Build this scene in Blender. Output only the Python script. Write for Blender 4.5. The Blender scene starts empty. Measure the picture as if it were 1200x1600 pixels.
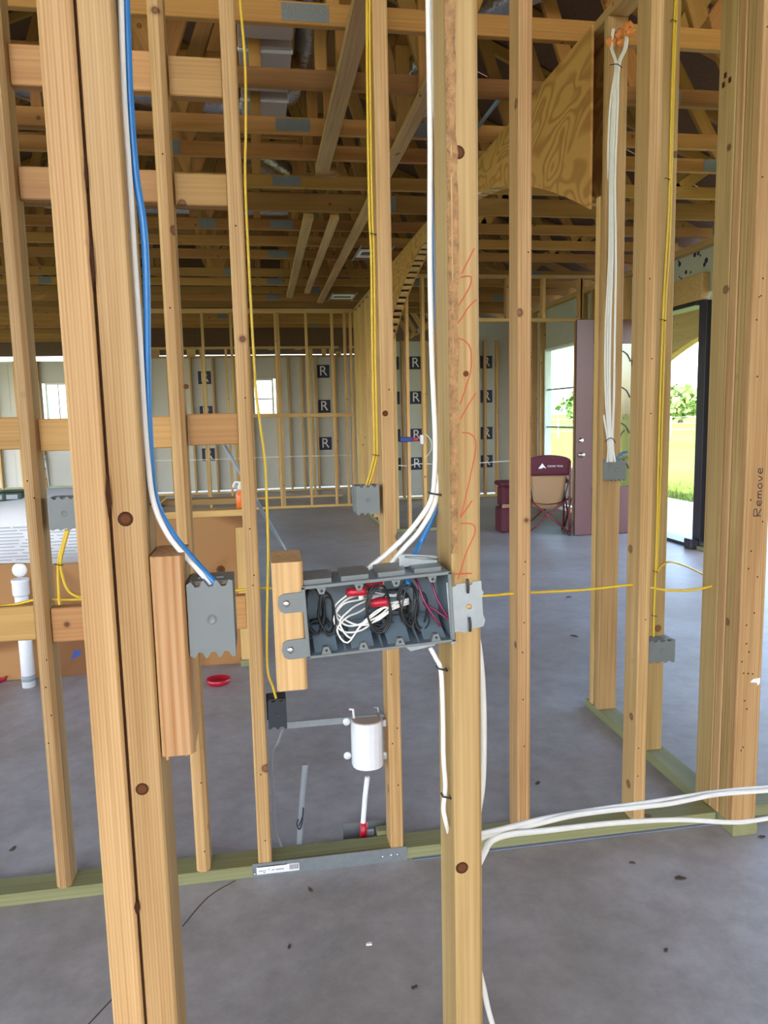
import bpy, math, random
from mathutils import Vector as V, Matrix as M
random.seed(7)
scene = bpy.context.scene
COL = scene.collection

# ------------------------------------------------------------------ camera
F, YAW, PITCH, ROLL, H = 1162.0, math.radians(9.23), math.radians(7.32), math.radians(1.26), 1.40
cy, sy, cp, sp = math.cos(YAW), math.sin(YAW), math.cos(PITCH), math.sin(PITCH)
_f = V((sy * cp, cy * cp, -sp)); _r = V((cy, -sy, 0)); _d = _f.cross(_r)
_c, _s = math.cos(ROLL), math.sin(ROLL)
RIGHT = _c * _r + _s * _d; DOWN = -_s * _r + _c * _d; FWD = _f
EYE = V((0, 0, H))
cam = bpy.data.cameras.new('camera'); camo = bpy.data.objects.new('camera', cam); COL.objects.link(camo)
cam.sensor_fit = 'HORIZONTAL'; cam.sensor_width = 36.0; cam.lens = 36.0 * F / 1200.0
cam.clip_start = 0.02; cam.clip_end = 1000
m3 = M((RIGHT, -DOWN, -FWD)).transposed()
camo.matrix_world = M.Translation(EYE) @ m3.to_4x4()
scene.camera = camo

# ------------------------------------------------------------------ world, sun, exposure
w = bpy.data.worlds.new('sky'); scene.world = w; w.use_nodes = True
nt = w.node_tree; nt.nodes.clear()
sky = nt.nodes.new('ShaderNodeTexSky'); sky.sky_type = 'NISHITA'; sky.sun_disc = False
sky.sun_elevation = math.radians(52); sky.sun_rotation = math.radians(200); sky.air_density = 1.0; sky.dust_density = 2.5
bg = nt.nodes.new('ShaderNodeBackground'); bg.inputs['Strength'].default_value = 0.45
wo = nt.nodes.new('ShaderNodeOutputWorld')
nt.links.new(sky.outputs[0], bg.inputs[0]); nt.links.new(bg.outputs[0], wo.inputs[0])
sun = bpy.data.lights.new('sun', 'SUN'); suno = bpy.data.objects.new('sun', sun); COL.objects.link(suno)
sun.energy = 5.0; sun.angle = math.radians(0.6); sun.color = (1.0, 0.95, 0.86)
suno.rotation_euler = (math.radians(38), 0, math.radians(-30))     # high sun behind the viewer's left shoulder
suno.location = (0, -20, 30)
scene.view_settings.view_transform = 'Standard'; scene.view_settings.look = 'None'
scene.view_settings.gamma = 1.0; scene.view_settings.use_curve_mapping = False
scene.view_settings.exposure = 2.05
scene.cycles.max_bounces = 8; scene.cycles.diffuse_bounces = 6; scene.cycles.glossy_bounces = 3
scene.cycles.sample_clamp_indirect = 6.0

# ------------------------------------------------------------------ helpers
def at(x, y, X=None, Y=None, Z=None):
    """a photo pixel turned into a real point on the plane X=, Y= or Z= of the house"""
    d = RIGHT * ((x - 600) / F) + DOWN * ((y - 800) / F) + FWD
    i, v = (0, X) if X is not None else (1, Y) if Y is not None else (2, Z)
    return EYE + d * ((v - EYE[i]) / d[i])

def tag(o, label=None, cat=None, group=None, kind=None):
    if label: o['label'] = label
    if cat: o['category'] = cat
    if group: o['group'] = group
    if kind: o['kind'] = kind
    return o

def empty(name, loc=(0, 0, 0), **k):
    o = bpy.data.objects.new(name, None); COL.objects.link(o); o.location = loc; o.empty_display_size = 0.1
    return tag(o, **k)

def origin(o):
    p = V((0, 0, 0))
    while o is not None:
        p = p + V(o.location) if o.type == 'EMPTY' else p
        o = o.parent
    return p

def link(me, name, mat, parent=None, mw=None, **k):
    o = bpy.data.objects.new(name, me); COL.objects.link(o)
    if mat is not None and not me.materials: me.materials.append(mat)
    mw = mw or M.Identity(4)
    if parent is not None:
        o.parent = parent
        base = parent['_mw'] if '_mw' in parent else None
        pm = WORLD.get(parent.name) or M.Translation(parent.location)
        o.matrix_parent_inverse = pm.inverted()
    o.matrix_basis = mw
    WORLD[o.name] = mw
    return tag(o, **k)
WORLD = {}

def mesh(name, verts, faces, smooth=False):
    me = bpy.data.meshes.new(name); me.from_pydata([tuple(v) for v in verts], [], faces); me.update()
    if smooth:
        for p in me.polygons: p.use_smooth = True
    return me

def frame_mat(a, b, side):
    """local X along a->b, local Y along side"""
    x = (V(b) - V(a)).normalized(); y = V(side); y = (y - x * y.dot(x)).normalized(); z = x.cross(y)
    m = M((x, y, z)).transposed().to_4x4(); m.translation = (V(a) + V(b)) / 2
    return m

def board(parent, name, a, b, wy, tz, side, mat, bev=0.003, bow=0.0, **k):
    """sawn board: axis a->b, width wy along side, thickness tz; eased long edges, optional slight bow"""
    L = (V(b) - V(a)).length; hy, hz, e = wy / 2, tz / 2, min(bev, wy / 3, tz / 3)
    prof = [(-hy + e, -hz), (hy - e, -hz), (hy, -hz + e), (hy, hz - e), (hy - e, hz), (-hy + e, hz), (-hy, hz - e), (-hy, -hz + e)]
    ns = 5 if bow else 2
    vs = []
    for i in range(ns):
        t = i / (ns - 1); off = bow * math.sin(math.pi * t)
        vs += [(-L / 2 + L * t, y, z + off) for y, z in prof]
    fs = []
    for i in range(ns - 1):
        for j in range(8):
            q = (j + 1) % 8; fs.append((i * 8 + j, i * 8 + q, (i + 1) * 8 + q, (i + 1) * 8 + j))
    fs.append(tuple(range(7, -1, -1))); n = (ns - 1) * 8; fs.append(tuple(range(n, n + 8)))
    return link(mesh(name, vs, fs), name, mat, parent, frame_mat(a, b, side), **k)

def stud(parent, x0, x1, y0, y1, z0, z1, mat, name='stud', bow=0.0, bev=0.003, lean=0.0, **k):
    """upright board given by its footprint; the local width runs along the longer side"""
    cx, cyy = (x0 + x1) / 2, (y0 + y1) / 2
    if y1 - y0 >= x1 - x0: wy, tz, side = y1 - y0, x1 - x0, (0, 1, 0)
    else: wy, tz, side = x1 - x0, y1 - y0, (1, 0, 0)
    return board(parent, name, (cx, cyy, z0), (cx + lean, cyy, z1), wy, tz, side, mat, bev, bow, **k)

def box(parent, name, lo, hi, mat, bev=0.002, **k):
    lo, hi = V(lo), V(hi); s = (hi - lo) / 2; c = (hi + lo) / 2
    e = min(bev, s.x * .6, s.y * .6, s.z * .6)
    vs, fs, idx = [], [], {}
    for sx in (-1, 1):
        for syy in (-1, 1):
            for sz in (-1, 1):
                for ax in range(3):
                    p = [s.x - e, s.y - e, s.z - e]; p[ax] += e
                    idx[(sx, syy, sz, ax)] = len(vs); vs.append((sx * p[0], syy * p[1], sz * p[2]))
    def g(a, b, c_, ax): return idx[(a, b, c_, ax)]
    S = (-1, 1)
    for u in S:
        fs.append([g(u, -1, -1, 0), g(u, 1, -1, 0), g(u, 1, 1, 0), g(u, -1, 1, 0)])
        fs.append([g(-1, u, -1, 1), g(1, u, -1, 1), g(1, u, 1, 1), g(-1, u, 1, 1)])
        fs.append([g(-1, -1, u, 2), g(1, -1, u, 2), g(1, 1, u, 2), g(-1, 1, u, 2)])
    for a in S:
        for b in S:
            fs.append([g(a, b, -1, 0), g(a, b, 1, 0), g(a, b, 1, 1), g(a, b, -1, 1)])
            fs.append([g(a, -1, b, 0), g(a, 1, b, 0), g(a, 1, b, 2), g(a, -1, b, 2)])
            fs.append([g(-1, a, b, 1), g(1, a, b, 1), g(1, a, b, 2), g(-1, a, b, 2)])
            for c_ in S: fs.append([g(a, b, c_, 0), g(a, b, c_, 1), g(a, b, c_, 2)])
    out = []
    for f in fs:
        p = [V(vs[i]) for i in f]; n = (p[1] - p[0]).cross(p[2] - p[0]); ctr = sum(p, V()) / len(p)
        out.append(tuple(f if n.dot(ctr) > 0 else f[::-1]))
    return link(mesh(name, vs, out), name, mat, parent, M.Translation(c), **k)

def prism(parent, name, pts, depth, mw, mat, **k):
    """flat outline (local XY) given a thickness along local +Z"""
    n = len(pts); ar = sum(pts[i][0] * pts[(i + 1) % n][1] - pts[(i + 1) % n][0] * pts[i][1] for i in range(n))
    if ar < 0: pts = pts[::-1]
    vs = [(x, y, 0) for x, y in pts] + [(x, y, depth) for x, y in pts]
    fs = [tuple(range(n - 1, -1, -1)), tuple(range(n, 2 * n))] + [(i, (i + 1) % n, n + (i + 1) % n, n + i) for i in range(n)]
    return link(mesh(name, vs, fs), name, mat, parent, mw, **k)

def axes(o, x, y):
    x = V(x).normalized(); y = V(y); y = (y - x * y.dot(x)).normalized(); z = x.cross(y)
    m = M((x, y, z)).transposed().to_4x4(); m.translation = V(o); return m

def smooth_path(pts, n=6):
    p = [V(q) for q in pts]; out = []
    for i in range(len(p) - 1):
        a, b, c, d = p[max(i - 1, 0)], p[i], p[i + 1], p[min(i + 2, len(p) - 1)]
        for j in range(n):
            t = j / n; t2, t3 = t * t, t * t * t
            out.append(0.5 * ((2 * b) + (c - a) * t + (2 * a - 5 * b + 4 * c - d) * t2 + (3 * b - a - 3 * c + d) * t3))
    out.append(p[-1]); return out

def tube_data(pts, r, sides=8, sub=6, closed=False, flat=1.0):
    pts = smooth_path(pts, sub) if sub > 1 else [V(q) for q in pts]
    vs, fs = [], []; nrm = None; n = len(pts)
    rr = r if callable(r) else (lambda t: r)
    for i, q in enumerate(pts):
        tan = (pts[min(i + 1, n - 1)] - pts[max(i - 1, 0)])
        tan = tan.normalized() if tan.length > 1e-9 else V((0, 0, 1))
        if nrm is None:
            nrm = tan.cross(V((0.31, 0.17, 0.93)));
            if nrm.length < 1e-3: nrm = tan.cross(V((1, 0, 0)))
        nrm = (nrm - tan * nrm.dot(tan)).normalized(); bi = tan.cross(nrm)
        R_ = rr(i / max(n - 1, 1))
        for j in range(sides):
            a = 2 * math.pi * j / sides
            vs.append(q + nrm * (math.cos(a) * R_) + bi * (math.sin(a) * R_ * flat))
    for i in range(n - 1):
        for j in range(sides):
            k = (j + 1) % sides; fs.append((i * sides + j, i * sides + k, (i + 1) * sides + k, (i + 1) * sides + j))
    fs.append(tuple(range(sides - 1, -1, -1))); fs.append(tuple(range((n - 1) * sides, n * sides)))
    return vs, fs

def tube(parent, name, pts, r, mat, sides=8, sub=6, flat=1.0, **k):
    c = V(pts[0]); vs, fs = tube_data([V(p) - c for p in pts], r, sides, sub, flat=flat)
    return link(mesh(name, vs, fs, True), name, mat, parent, M.Translation(c), **k)

def lathe(parent, name, prof, mw, mat, seg=24, **k):
    """profile (r, z) spun about local Z"""
    vs, fs = [], []; n = len(prof)
    for i in range(seg):
        a = 2 * math.pi * i / seg
        vs += [(r * math.cos(a), r * math.sin(a), z) for r, z in prof]
    for i in range(seg):
        q = (i + 1) % seg
        for j in range(n - 1): fs.append((i * n + j, q * n + j, q * n + j + 1, i * n + j + 1))
    fs.append(tuple(i * n for i in range(seg))[::-1]); fs.append(tuple(i * n + n - 1 for i in range(seg)))
    me = mesh(name, vs, fs, True)
    return link(me, name, mat, parent, mw, **k)

def ribbon(parent, name, pts, wd, mw, mat, th=0.0006, sub=4, **k):
    """a drawn stroke: thin raised line following local XY points, lying on local Z=0"""
    p = [V((x, y, 0)) for x, y in pts]; p = smooth_path(p, sub) if sub > 1 else p
    vs, fs = [], []
    for i, q in enumerate(p):
        t = (p[min(i + 1, len(p) - 1)] - p[max(i - 1, 0)]); t = t.normalized() if t.length > 1e-9 else V((1, 0, 0))
        nn = V((-t.y, t.x, 0)) * wd / 2
        vs += [q - nn, q + nn, q + nn * .7 + V((0, 0, th)), q - nn * .7 + V((0, 0, th))]
    for i in range(len(p) - 1):
        for j in range(4):
            a, b = i * 4 + j, i * 4 + (j + 1) % 4; fs.append((a, b, b + 4, a + 4))
    fs.append((0, 1, 2, 3)); n = (len(p) - 1) * 4; fs.append((n + 3, n + 2, n + 1, n))
    return link(mesh(name, vs, fs), name, mat, parent, mw, **k)

def text(parent, name, s, size, mw, mat, **k):
    cu = bpy.data.curves.new(name, 'FONT'); cu.body = s; cu.size = size; cu.extrude = 0.0004; cu.align_x = 'CENTER'; cu.align_y = 'CENTER'
    o = bpy.data.objects.new(name, cu); COL.objects.link(o)
    dg = bpy.context.evaluated_depsgraph_get(); me = bpy.data.meshes.new_from_object(o.evaluated_get(dg)); me.name = name
    bpy.data.objects.remove(o); bpy.data.curves.remove(cu); me.materials.clear()
    return link(me, name, mat, parent, mw, **k)

# ------------------------------------------------------------------ materials
def nodes(name):
    m = bpy.data.materials.new(name); m.use_nodes = True; n = m.node_tree
    return m, n, n.nodes['Principled BSDF'], n.links

def plain(name, col, rough=0.6, metal=0.0, var=0.06, bump=0.0, scale=40.0, spec=None, trans=0.0, emit=None):
    m, n, b, l = nodes(name)
    tc = n.nodes.new('ShaderNodeTexCoord'); no = n.nodes.new('ShaderNodeTexNoise'); no.inputs['Scale'].default_value = scale; no.inputs['Detail'].default_value = 4
    l.new(tc.outputs['Object'], no.inputs['Vector'])
    mx = n.nodes.new('ShaderNodeMixRGB'); mx.inputs[1].default_value = tuple(c * (1 - var) for c in col) + (1,); mx.inputs[2].default_value = tuple(min(1, c * (1 + var)) for c in col) + (1,)
    l.new(no.outputs['Fac'], mx.inputs[0]); l.new(mx.outputs[0], b.inputs['Base Color'])
    b.inputs['Roughness'].default_value = rough; b.inputs['Metallic'].default_value = metal
    if spec is not None: b.inputs['Specular IOR Level'].default_value = spec
    if trans: b.inputs['Transmission Weight'].default_value = trans
    if bump:
        bp = n.nodes.new('ShaderNodeBump'); bp.inputs['Strength'].default_value = bump; bp.inputs['Distance'].default_value = 0.01
        l.new(no.outputs['Fac'], bp.inputs['Height']); l.new(bp.outputs[0], b.inputs['Normal'])
    return m

def wood(name, light, dark, knot=(0.10, 0.035, 0.012), rings=75.0, knots=0.085, rough=0.62, contrast=1.0, varv=0.16):
    m, n, b, l = nodes(name); N = n.nodes.new
    tc = N('ShaderNodeTexCoord'); oi = N('ShaderNodeObjectInfo')
    sep = N('ShaderNodeMath'); sep.operation = 'MULTIPLY'; sep.inputs[1].default_value = 37.0; l.new(oi.outputs['Random'], sep.inputs[0])
    cmb = N('ShaderNodeCombineXYZ'); l.new(sep.outputs[0], cmb.inputs[0])
    sn = N('ShaderNodeMath'); sn.operation = 'SINE'; l.new(sep.outputs[0], sn.inputs[0])
    s2 = N('ShaderNodeMath'); s2.operation = 'MULTIPLY'; s2.inputs[1].default_value = 0.07; l.new(sn.outputs[0], s2.inputs[0])
    cs = N('ShaderNodeMath'); cs.operation = 'COSINE'; l.new(sep.outputs[0], cs.inputs[0])
    s3 = N('ShaderNodeMath'); s3.operation = 'MULTIPLY'; s3.inputs[1].default_value = 0.07; l.new(cs.outputs[0], s3.inputs[0])
    l.new(s2.outputs[0], cmb.inputs[1]); l.new(s3.outputs[0], cmb.inputs[2])
    ad = N('ShaderNodeVectorMath'); ad.operation = 'ADD'; l.new(tc.outputs['Object'], ad.inputs[0]); l.new(cmb.outputs[0], ad.inputs[1])
    mp = N('ShaderNodeMapping'); mp.inputs['Scale'].default_value = (0.12, 1, 1); l.new(ad.outputs[0], mp.inputs['Vector'])
    wv = N('ShaderNodeTexWave'); wv.wave_type = 'RINGS'; wv.rings_direction = 'X'; wv.wave_profile = 'SIN'
    wv.inputs['Scale'].default_value = rings; wv.inputs['Distortion'].default_value = 3.5; wv.inputs['Detail'].default_value = 2.5; wv.inputs['Detail Scale'].default_value = 0.35
    l.new(mp.outputs[0], wv.inputs['Vector'])
    mp2 = N('ShaderNodeMapping'); mp2.inputs['Scale'].default_value = (2.2, 160, 160); l.new(ad.outputs[0], mp2.inputs['Vector'])
    fn = N('ShaderNodeTexNoise'); fn.inputs['Scale'].default_value = 1.0; fn.inputs['Detail'].default_value = 3; l.new(mp2.outputs[0], fn.inputs['Vector'])
    mp3 = N('ShaderNodeMapping'); mp3.inputs['Scale'].default_value = (1.3, 14, 14); l.new(ad.outputs[0], mp3.inputs['Vector'])
    bn = N('ShaderNodeTexNoise'); bn.inputs['Scale'].default_value = 1.0; bn.inputs['Detail'].default_value = 2; l.new(mp3.outputs[0], bn.inputs['Vector'])
    def mth(op, a, bb):
        q = N('ShaderNodeMath'); q.operation = op
        for i, s in enumerate((a, bb)):
            if isinstance(s, float): q.inputs[i].default_value = s
            else: l.new(s, q.inputs[i])
        return q.outputs[0]
    g = mth('ADD', mth('MULTIPLY', wv.outputs['Fac'], 0.12 * contrast), mth('ADD', mth('MULTIPLY', fn.outputs['Fac'], 0.50 * contrast), mth('MULTIPLY', bn.outputs['Fac'], 0.62)))
    rp = N('ShaderNodeValToRGB'); rp.color_ramp.elements[0].position = 0.38; rp.color_ramp.elements[1].position = 0.98
    rp.color_ramp.elements[0].color = tuple(light) + (1,); rp.color_ramp.elements[1].color = tuple(dark) + (1,)
    l.new(g, rp.inputs[0])
    vo = N('ShaderNodeTexVoronoi'); vo.inputs['Scale'].default_value = 6.5; l.new(ad.outputs[0], vo.inputs['Vector'])
    kr = N('ShaderNodeValToRGB'); e = kr.color_ramp.elements; e[0].position = 0.0; e[0].color = (0.75, 0.75, 0.75, 1)
    e[1].position = knots * 1.35; e[1].color = (0, 0, 0, 1)
    k2 = e.new(knots * 0.55); k2.color = (0.7, 0.7, 0.7, 1); k3 = e.new(knots * 0.8); k3.color = (1, 1, 1, 1); k4 = e.new(knots); k4.color = (0.25, 0.25, 0.25, 1)
    l.new(vo.outputs['Distance'], kr.inputs[0])
    mk = N('ShaderNodeMixRGB'); mk.inputs[2].default_value = tuple(knot) + (1,); l.new(kr.outputs[0], mk.inputs[0]); l.new(rp.outputs[0], mk.inputs[1])
    hs = N('ShaderNodeHueSaturation'); l.new(mk.outputs[0], hs.inputs['Color'])
    l.new(mth('ADD', mth('MULTIPLY', oi.outputs['Random'], 2 * varv), 1.0 - varv), hs.inputs['Value'])
    r2 = N('ShaderNodeMath'); r2.operation = 'FRACT'; l.new(mth('MULTIPLY', oi.outputs['Random'], 13.7), r2.inputs[0])
    l.new(mth('ADD', mth('MULTIPLY', r2.outputs[0], 0.018), 0.495), hs.inputs['Hue'])
    l.new(hs.outputs[0], b.inputs['Base Color']); b.inputs['Roughness'].default_value = rough; b.inputs['Specular IOR Level'].default_value = 0.3
    bp = N('ShaderNodeBump'); bp.inputs['Strength'].default_value = 0.25; bp.inputs['Distance'].default_value = 0.002; bp.invert = True
    l.new(g, bp.inputs['Height']); l.new(bp.outputs[0], b.inputs['Normal'])
    return m

def swirl(name, light, dark, scale=2.2, dist=9.0, rough=0.6, osb=False):
    m, n, b, l = nodes(name); N = n.nodes.new
    tc = N('ShaderNodeTexCoord')
    if osb:
        vo = N('ShaderNodeTexVoronoi'); vo.inputs['Scale'].default_value = 22; vo.inputs['Randomness'].default_value = 1.0
        no = N('ShaderNodeTexNoise'); no.inputs['Scale'].default_value = 9; no.inputs['Detail'].default_value = 4
        l.new(tc.outputs['Object'], no.inputs['Vector']); l.new(no.outputs['Color'], vo.inputs['Vector'])
        fac = vo.outputs['Distance']
    else:
        mp = N('ShaderNodeMapping'); mp.inputs['Scale'].default_value = (0.8, 1.5, 1.0); mp.inputs['Rotation'].default_value = (0, 0, 0.7); l.new(tc.outputs['Object'], mp.inputs['Vector'])
        no = N('ShaderNodeTexNoise'); no.inputs['Scale'].default_value = scale; no.inputs['Detail'].default_value = 1.6; no.inputs['Distortion'].default_value = 0.5
        l.new(mp.outputs[0], no.inputs['Vector'])
        mu = N('ShaderNodeMath'); mu.operation = 'MULTIPLY'; mu.inputs[1].default_value = dist * 8; l.new(no.outputs['Fac'], mu.inputs[0])
        si = N('ShaderNodeMath'); si.operation = 'SINE'; l.new(mu.outputs[0], si.inputs[0])
        ma = N('ShaderNodeMath'); ma.operation = 'MULTIPLY_ADD'; ma.inputs[1].default_value = 0.5; ma.inputs[2].default_value = 0.5; l.new(si.outputs[0], ma.inputs[0])
        fac = ma.outputs[0]
    rp = N('ShaderNodeValToRGB'); rp.color_ramp.elements[0].color = tuple(light) + (1,); rp.color_ramp.elements[1].color = tuple(dark) + (1,)
    rp.color_ramp.elements[0].position = 0.35; rp.color_ramp.elements[1].position = 1.0
    l.new(fac, rp.inputs[0]); l.new(rp.outputs[0], b.inputs['Base Color']); b.inputs['Roughness'].default_value = rough; b.inputs['Specular IOR Level'].default_value = 0.3
    return m

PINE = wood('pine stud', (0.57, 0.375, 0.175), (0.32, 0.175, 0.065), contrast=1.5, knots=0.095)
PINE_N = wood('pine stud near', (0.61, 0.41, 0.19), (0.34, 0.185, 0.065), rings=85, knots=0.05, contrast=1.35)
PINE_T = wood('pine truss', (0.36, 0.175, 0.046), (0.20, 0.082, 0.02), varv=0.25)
PINE_F = wood('pine framing', (0.60, 0.38, 0.16), (0.40, 0.21, 0.07), varv=0.2)
BLOCKW = wood('fir blocking', (0.50, 0.27, 0.10), (0.32, 0.145, 0.05), rings=30)
ROUGH = wood('rough split block', (0.66, 0.45, 0.25), (0.34, 0.15, 0.05), rings=30, knots=0.02, contrast=1.4, varv=0.02)
TREATED = wood('treated plate', (0.26, 0.26, 0.135), (0.16, 0.15, 0.065), rings=30, varv=0.06)
PLY = swirl('plywood', (0.50, 0.265, 0.075), (0.35, 0.165, 0.042), 2.4, 9.0)
PLYD = swirl('plywood brown', (0.36, 0.18, 0.065), (0.19, 0.08, 0.027), 1.6, 3.0)
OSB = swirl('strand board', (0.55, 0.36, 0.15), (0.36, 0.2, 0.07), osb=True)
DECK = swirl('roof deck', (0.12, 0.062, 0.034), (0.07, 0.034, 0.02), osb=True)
STEEL = plain('galvanized steel', (0.34, 0.38, 0.40), 0.42, 0.85, 0.15, scale=60)
GUSSET = plain('gusset steel', (0.16, 0.175, 0.175), 0.6, 0.3, 0.2, 0.6, 120)
GREY = plain('grey pvc', (0.165, 0.185, 0.185), 0.45, 0, 0.05)
GREYD = plain('slate pvc', (0.15, 0.20, 0.235), 0.4, 0, 0.06)
BLACKP = plain('black plastic', (0.025, 0.03, 0.038), 0.45, 0, 0.1)
BLACKW = plain('black insulation', (0.012, 0.012, 0.014), 0.3)
WHITEW = plain('white cable jacket', (0.80, 0.79, 0.74), 0.4)
BLUEW = plain('blue cable jacket', (0.03, 0.20, 0.52), 0.35)
YELLOW = plain('yellow cable jacket', (0.64, 0.43, 0.025), 0.4)
MAGENTA = plain('magenta insulation', (0.17, 0.008, 0.055), 0.35)
REDC = plain('red plastic', (0.45, 0.008, 0.025), 0.35)
COPPER = plain('copper', (0.8, 0.4, 0.2), 0.3, 1.0)
WHITEP = plain('white pvc', (0.78, 0.80, 0.84), 0.35)
GREYCON = plain('grey conduit', (0.26, 0.29, 0.32), 0.5)
FOAMO = plain('orange foam', (0.85, 0.30, 0.08), 0.8, 0, 0.25, 1.0, 60)
TIE = plain('staple metal', (0.03, 0.03, 0.03), 0.5)
SCREW = plain('screw steel', (0.7, 0.7, 0.72), 0.25, 1.0)
REDMARK = plain('red crayon', (0.50, 0.085, 0.035), 0.8)
INK = plain('black marker ink', (0.02, 0.02, 0.03), 0.7)
BARK = plain('bark wane', (0.33, 0.18, 0.075), 0.9, 0, 0.75, 0.8, 90)
PITCHW = plain('resin seam', (0.05, 0.018, 0.009), 0.9, 0, 0.3, spec=0.1)
FOAMB = plain('foam board', (0.50, 0.50, 0.45), 0.5, 0, 0.06, scale=3)
NAVY = plain('navy print', (0.018, 0.022, 0.06), 0.6)
PRINTW = plain('white print', (0.75, 0.75, 0.75), 0.6)
PAPER = plain('white wrap', (0.78, 0.79, 0.83), 0.5, 0, 0.04, 0.2, 12)
PRINTG = plain('grey print', (0.33, 0.35, 0.42), 0.7)
GREENP = plain('dark green pack', (0.02, 0.05, 0.03), 0.35, 0, 0.3)
ORANGE = plain('orange bottle', (0.75, 0.16, 0.02), 0.35)
MAROON = plain('maroon fabric', (0.085, 0.009, 0.022), 0.75, 0, 0.15, 0.3, 300)
TAN = plain('tan mesh', (0.36, 0.22, 0.12), 0.85, 0, 0.12, 0.4, 400)
MAROONM = plain('maroon paint', (0.16, 0.02, 0.03), 0.35)
DOORP = plain('maroon door', (0.105, 0.038, 0.038), 0.35, 0, 0.05)
DARKF = plain('dark bronze frame', (0.03, 0.027, 0.04), 0.4)
WHITEF = plain('white vinyl', (0.75, 0.76, 0.75), 0.4)
NICKEL = plain('nickel', (0.75, 0.73, 0.70), 0.25, 1.0)
FOIL = plain('foil jacket', (0.62, 0.62, 0.62), 0.22, 1.0, 0.1, 1.0, 25)
DUCT = plain('duct board', (0.40, 0.32, 0.27), 0.7, 0, 0.06, scale=5)
SOFFIT = plain('porch ceiling', (0.30, 0.29, 0.29), 0.7)
PORCHW = wood('porch beam', (0.62, 0.36, 0.13), (0.42, 0.21, 0.06))
SEAL = plain('sill seal', (0.17, 0.20, 0.28), 0.7)
BLUEP = plain('blue paint', (0.03, 0.06, 0.25), 0.6)
LEAF = plain('tree leaves', (0.12, 0.20, 0.045), 0.8, 0, 0.4, scale=2)
TRUNK = plain('bark', (0.12, 0.09, 0.06), 0.9)
LITTER = plain('dry litter', (0.07, 0.05, 0.035), 0.9)

def glass(name, tint=(0.9, 1, 0.97)):
    m, n, b, l = nodes(name)
    gl = n.nodes.new('ShaderNodeBsdfGlossy'); gl.inputs['Roughness'].default_value = 0.03
    tr = n.nodes.new('ShaderNodeBsdfTransparent'); tr.inputs[0].default_value = tuple(tint) + (1,)
    mx = n.nodes.new('ShaderNodeMixShader'); out = n.nodes['Material Output']
    mx.inputs[0].default_value = 0.07; l.new(tr.outputs[0], mx.inputs[1]); l.new(gl.outputs[0], mx.inputs[2]); l.new(mx.outputs[0], out.inputs[0])
    return m
GLASS = glass('window glass')

def concrete():
    m, n, b, l = nodes('concrete slab'); N = n.nodes.new
    tc = N('ShaderNodeTexCoord')
    a = N('ShaderNodeTexNoise'); a.inputs['Scale'].default_value = 0.9; a.inputs['Detail'].default_value = 6; a.inputs['Roughness'].default_value = 0.6
    f = N('ShaderNodeTexNoise'); f.inputs['Scale'].default_value = 11; f.inputs['Detail'].default_value = 8; f.inputs['Roughness'].default_value = 0.7
    for q in (a, f): l.new(tc.outputs['Object'], q.inputs['Vector'])
    r1 = N('ShaderNodeValToRGB'); r1.color_ramp.elements[0].position = 0.35; r1.color_ramp.elements[1].position = 0.68
    r1.color_ramp.elements[0].color = (0.285, 0.255, 0.235, 1); r1.color_ramp.elements[1].color = (0.41, 0.40, 0.405, 1)
    l.new(a.outputs['Fac'], r1.inputs[0])
    r2 = N('ShaderNodeValToRGB'); r2.color_ramp.elements[0].position = 0.3; r2.color_ramp.elements[1].position = 0.75
    r2.color_ramp.elements[0].color = (0.72, 0.72, 0.72, 1); r2.color_ramp.elements[1].color = (1.12, 1.12, 1.12, 1)
    l.new(f.outputs['Fac'], r2.inputs[0])
    mx = N('ShaderNodeMixRGB'); mx.blend_type = 'MULTIPLY'; mx.inputs[0].default_value = 1; l.new(r1.outputs[0], mx.inputs[1]); l.new(r2.outputs[0], mx.inputs[2])
    l.new(mx.outputs[0], b.inputs['Base Color'])
    rr = N('ShaderNodeMapRange'); rr.inputs[3].default_value = 0.30; rr.inputs[4].default_value = 0.6; l.new(f.outputs['Fac'], rr.inputs[0]); l.new(rr.outputs[0], b.inputs['Roughness'])
    bp = N('ShaderNodeBump'); bp.inputs['Strength'].default_value = 0.12; bp.inputs['Distance'].default_value = 0.01; l.new(f.outputs['Fac'], bp.inputs['Height']); l.new(bp.outputs[0], b.inputs['Normal'])
    return m
CONC = concrete()

def grassmat():
    m, n, b, l = nodes('lawn'); N = n.nodes.new
    tc = N('ShaderNodeTexCoord'); a = N('ShaderNodeTexNoise'); a.inputs['Scale'].default_value = 0.12; a.inputs['Detail'].default_value = 8; a.inputs['Roughness'].default_value = 0.75
    l.new(tc.outputs['Object'], a.inputs['Vector'])
    r = N('ShaderNodeValToRGB'); r.color_ramp.elements[0].position = 0.35; r.color_ramp.elements[1].position = 0.7
    r.color_ramp.elements[0].color = (0.065, 0.115, 0.014, 1); r.color_ramp.elements[1].color = (0.15, 0.165, 0.035, 1)
    l.new(a.outputs['Fac'], r.inputs[0]); l.new(r.outputs[0], b.inputs['Base Color']); b.inputs['Roughness'].default_value = 0.95; b.inputs['Specular IOR Level'].default_value = 0.1
    return m
LAWN = grassmat()

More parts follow.
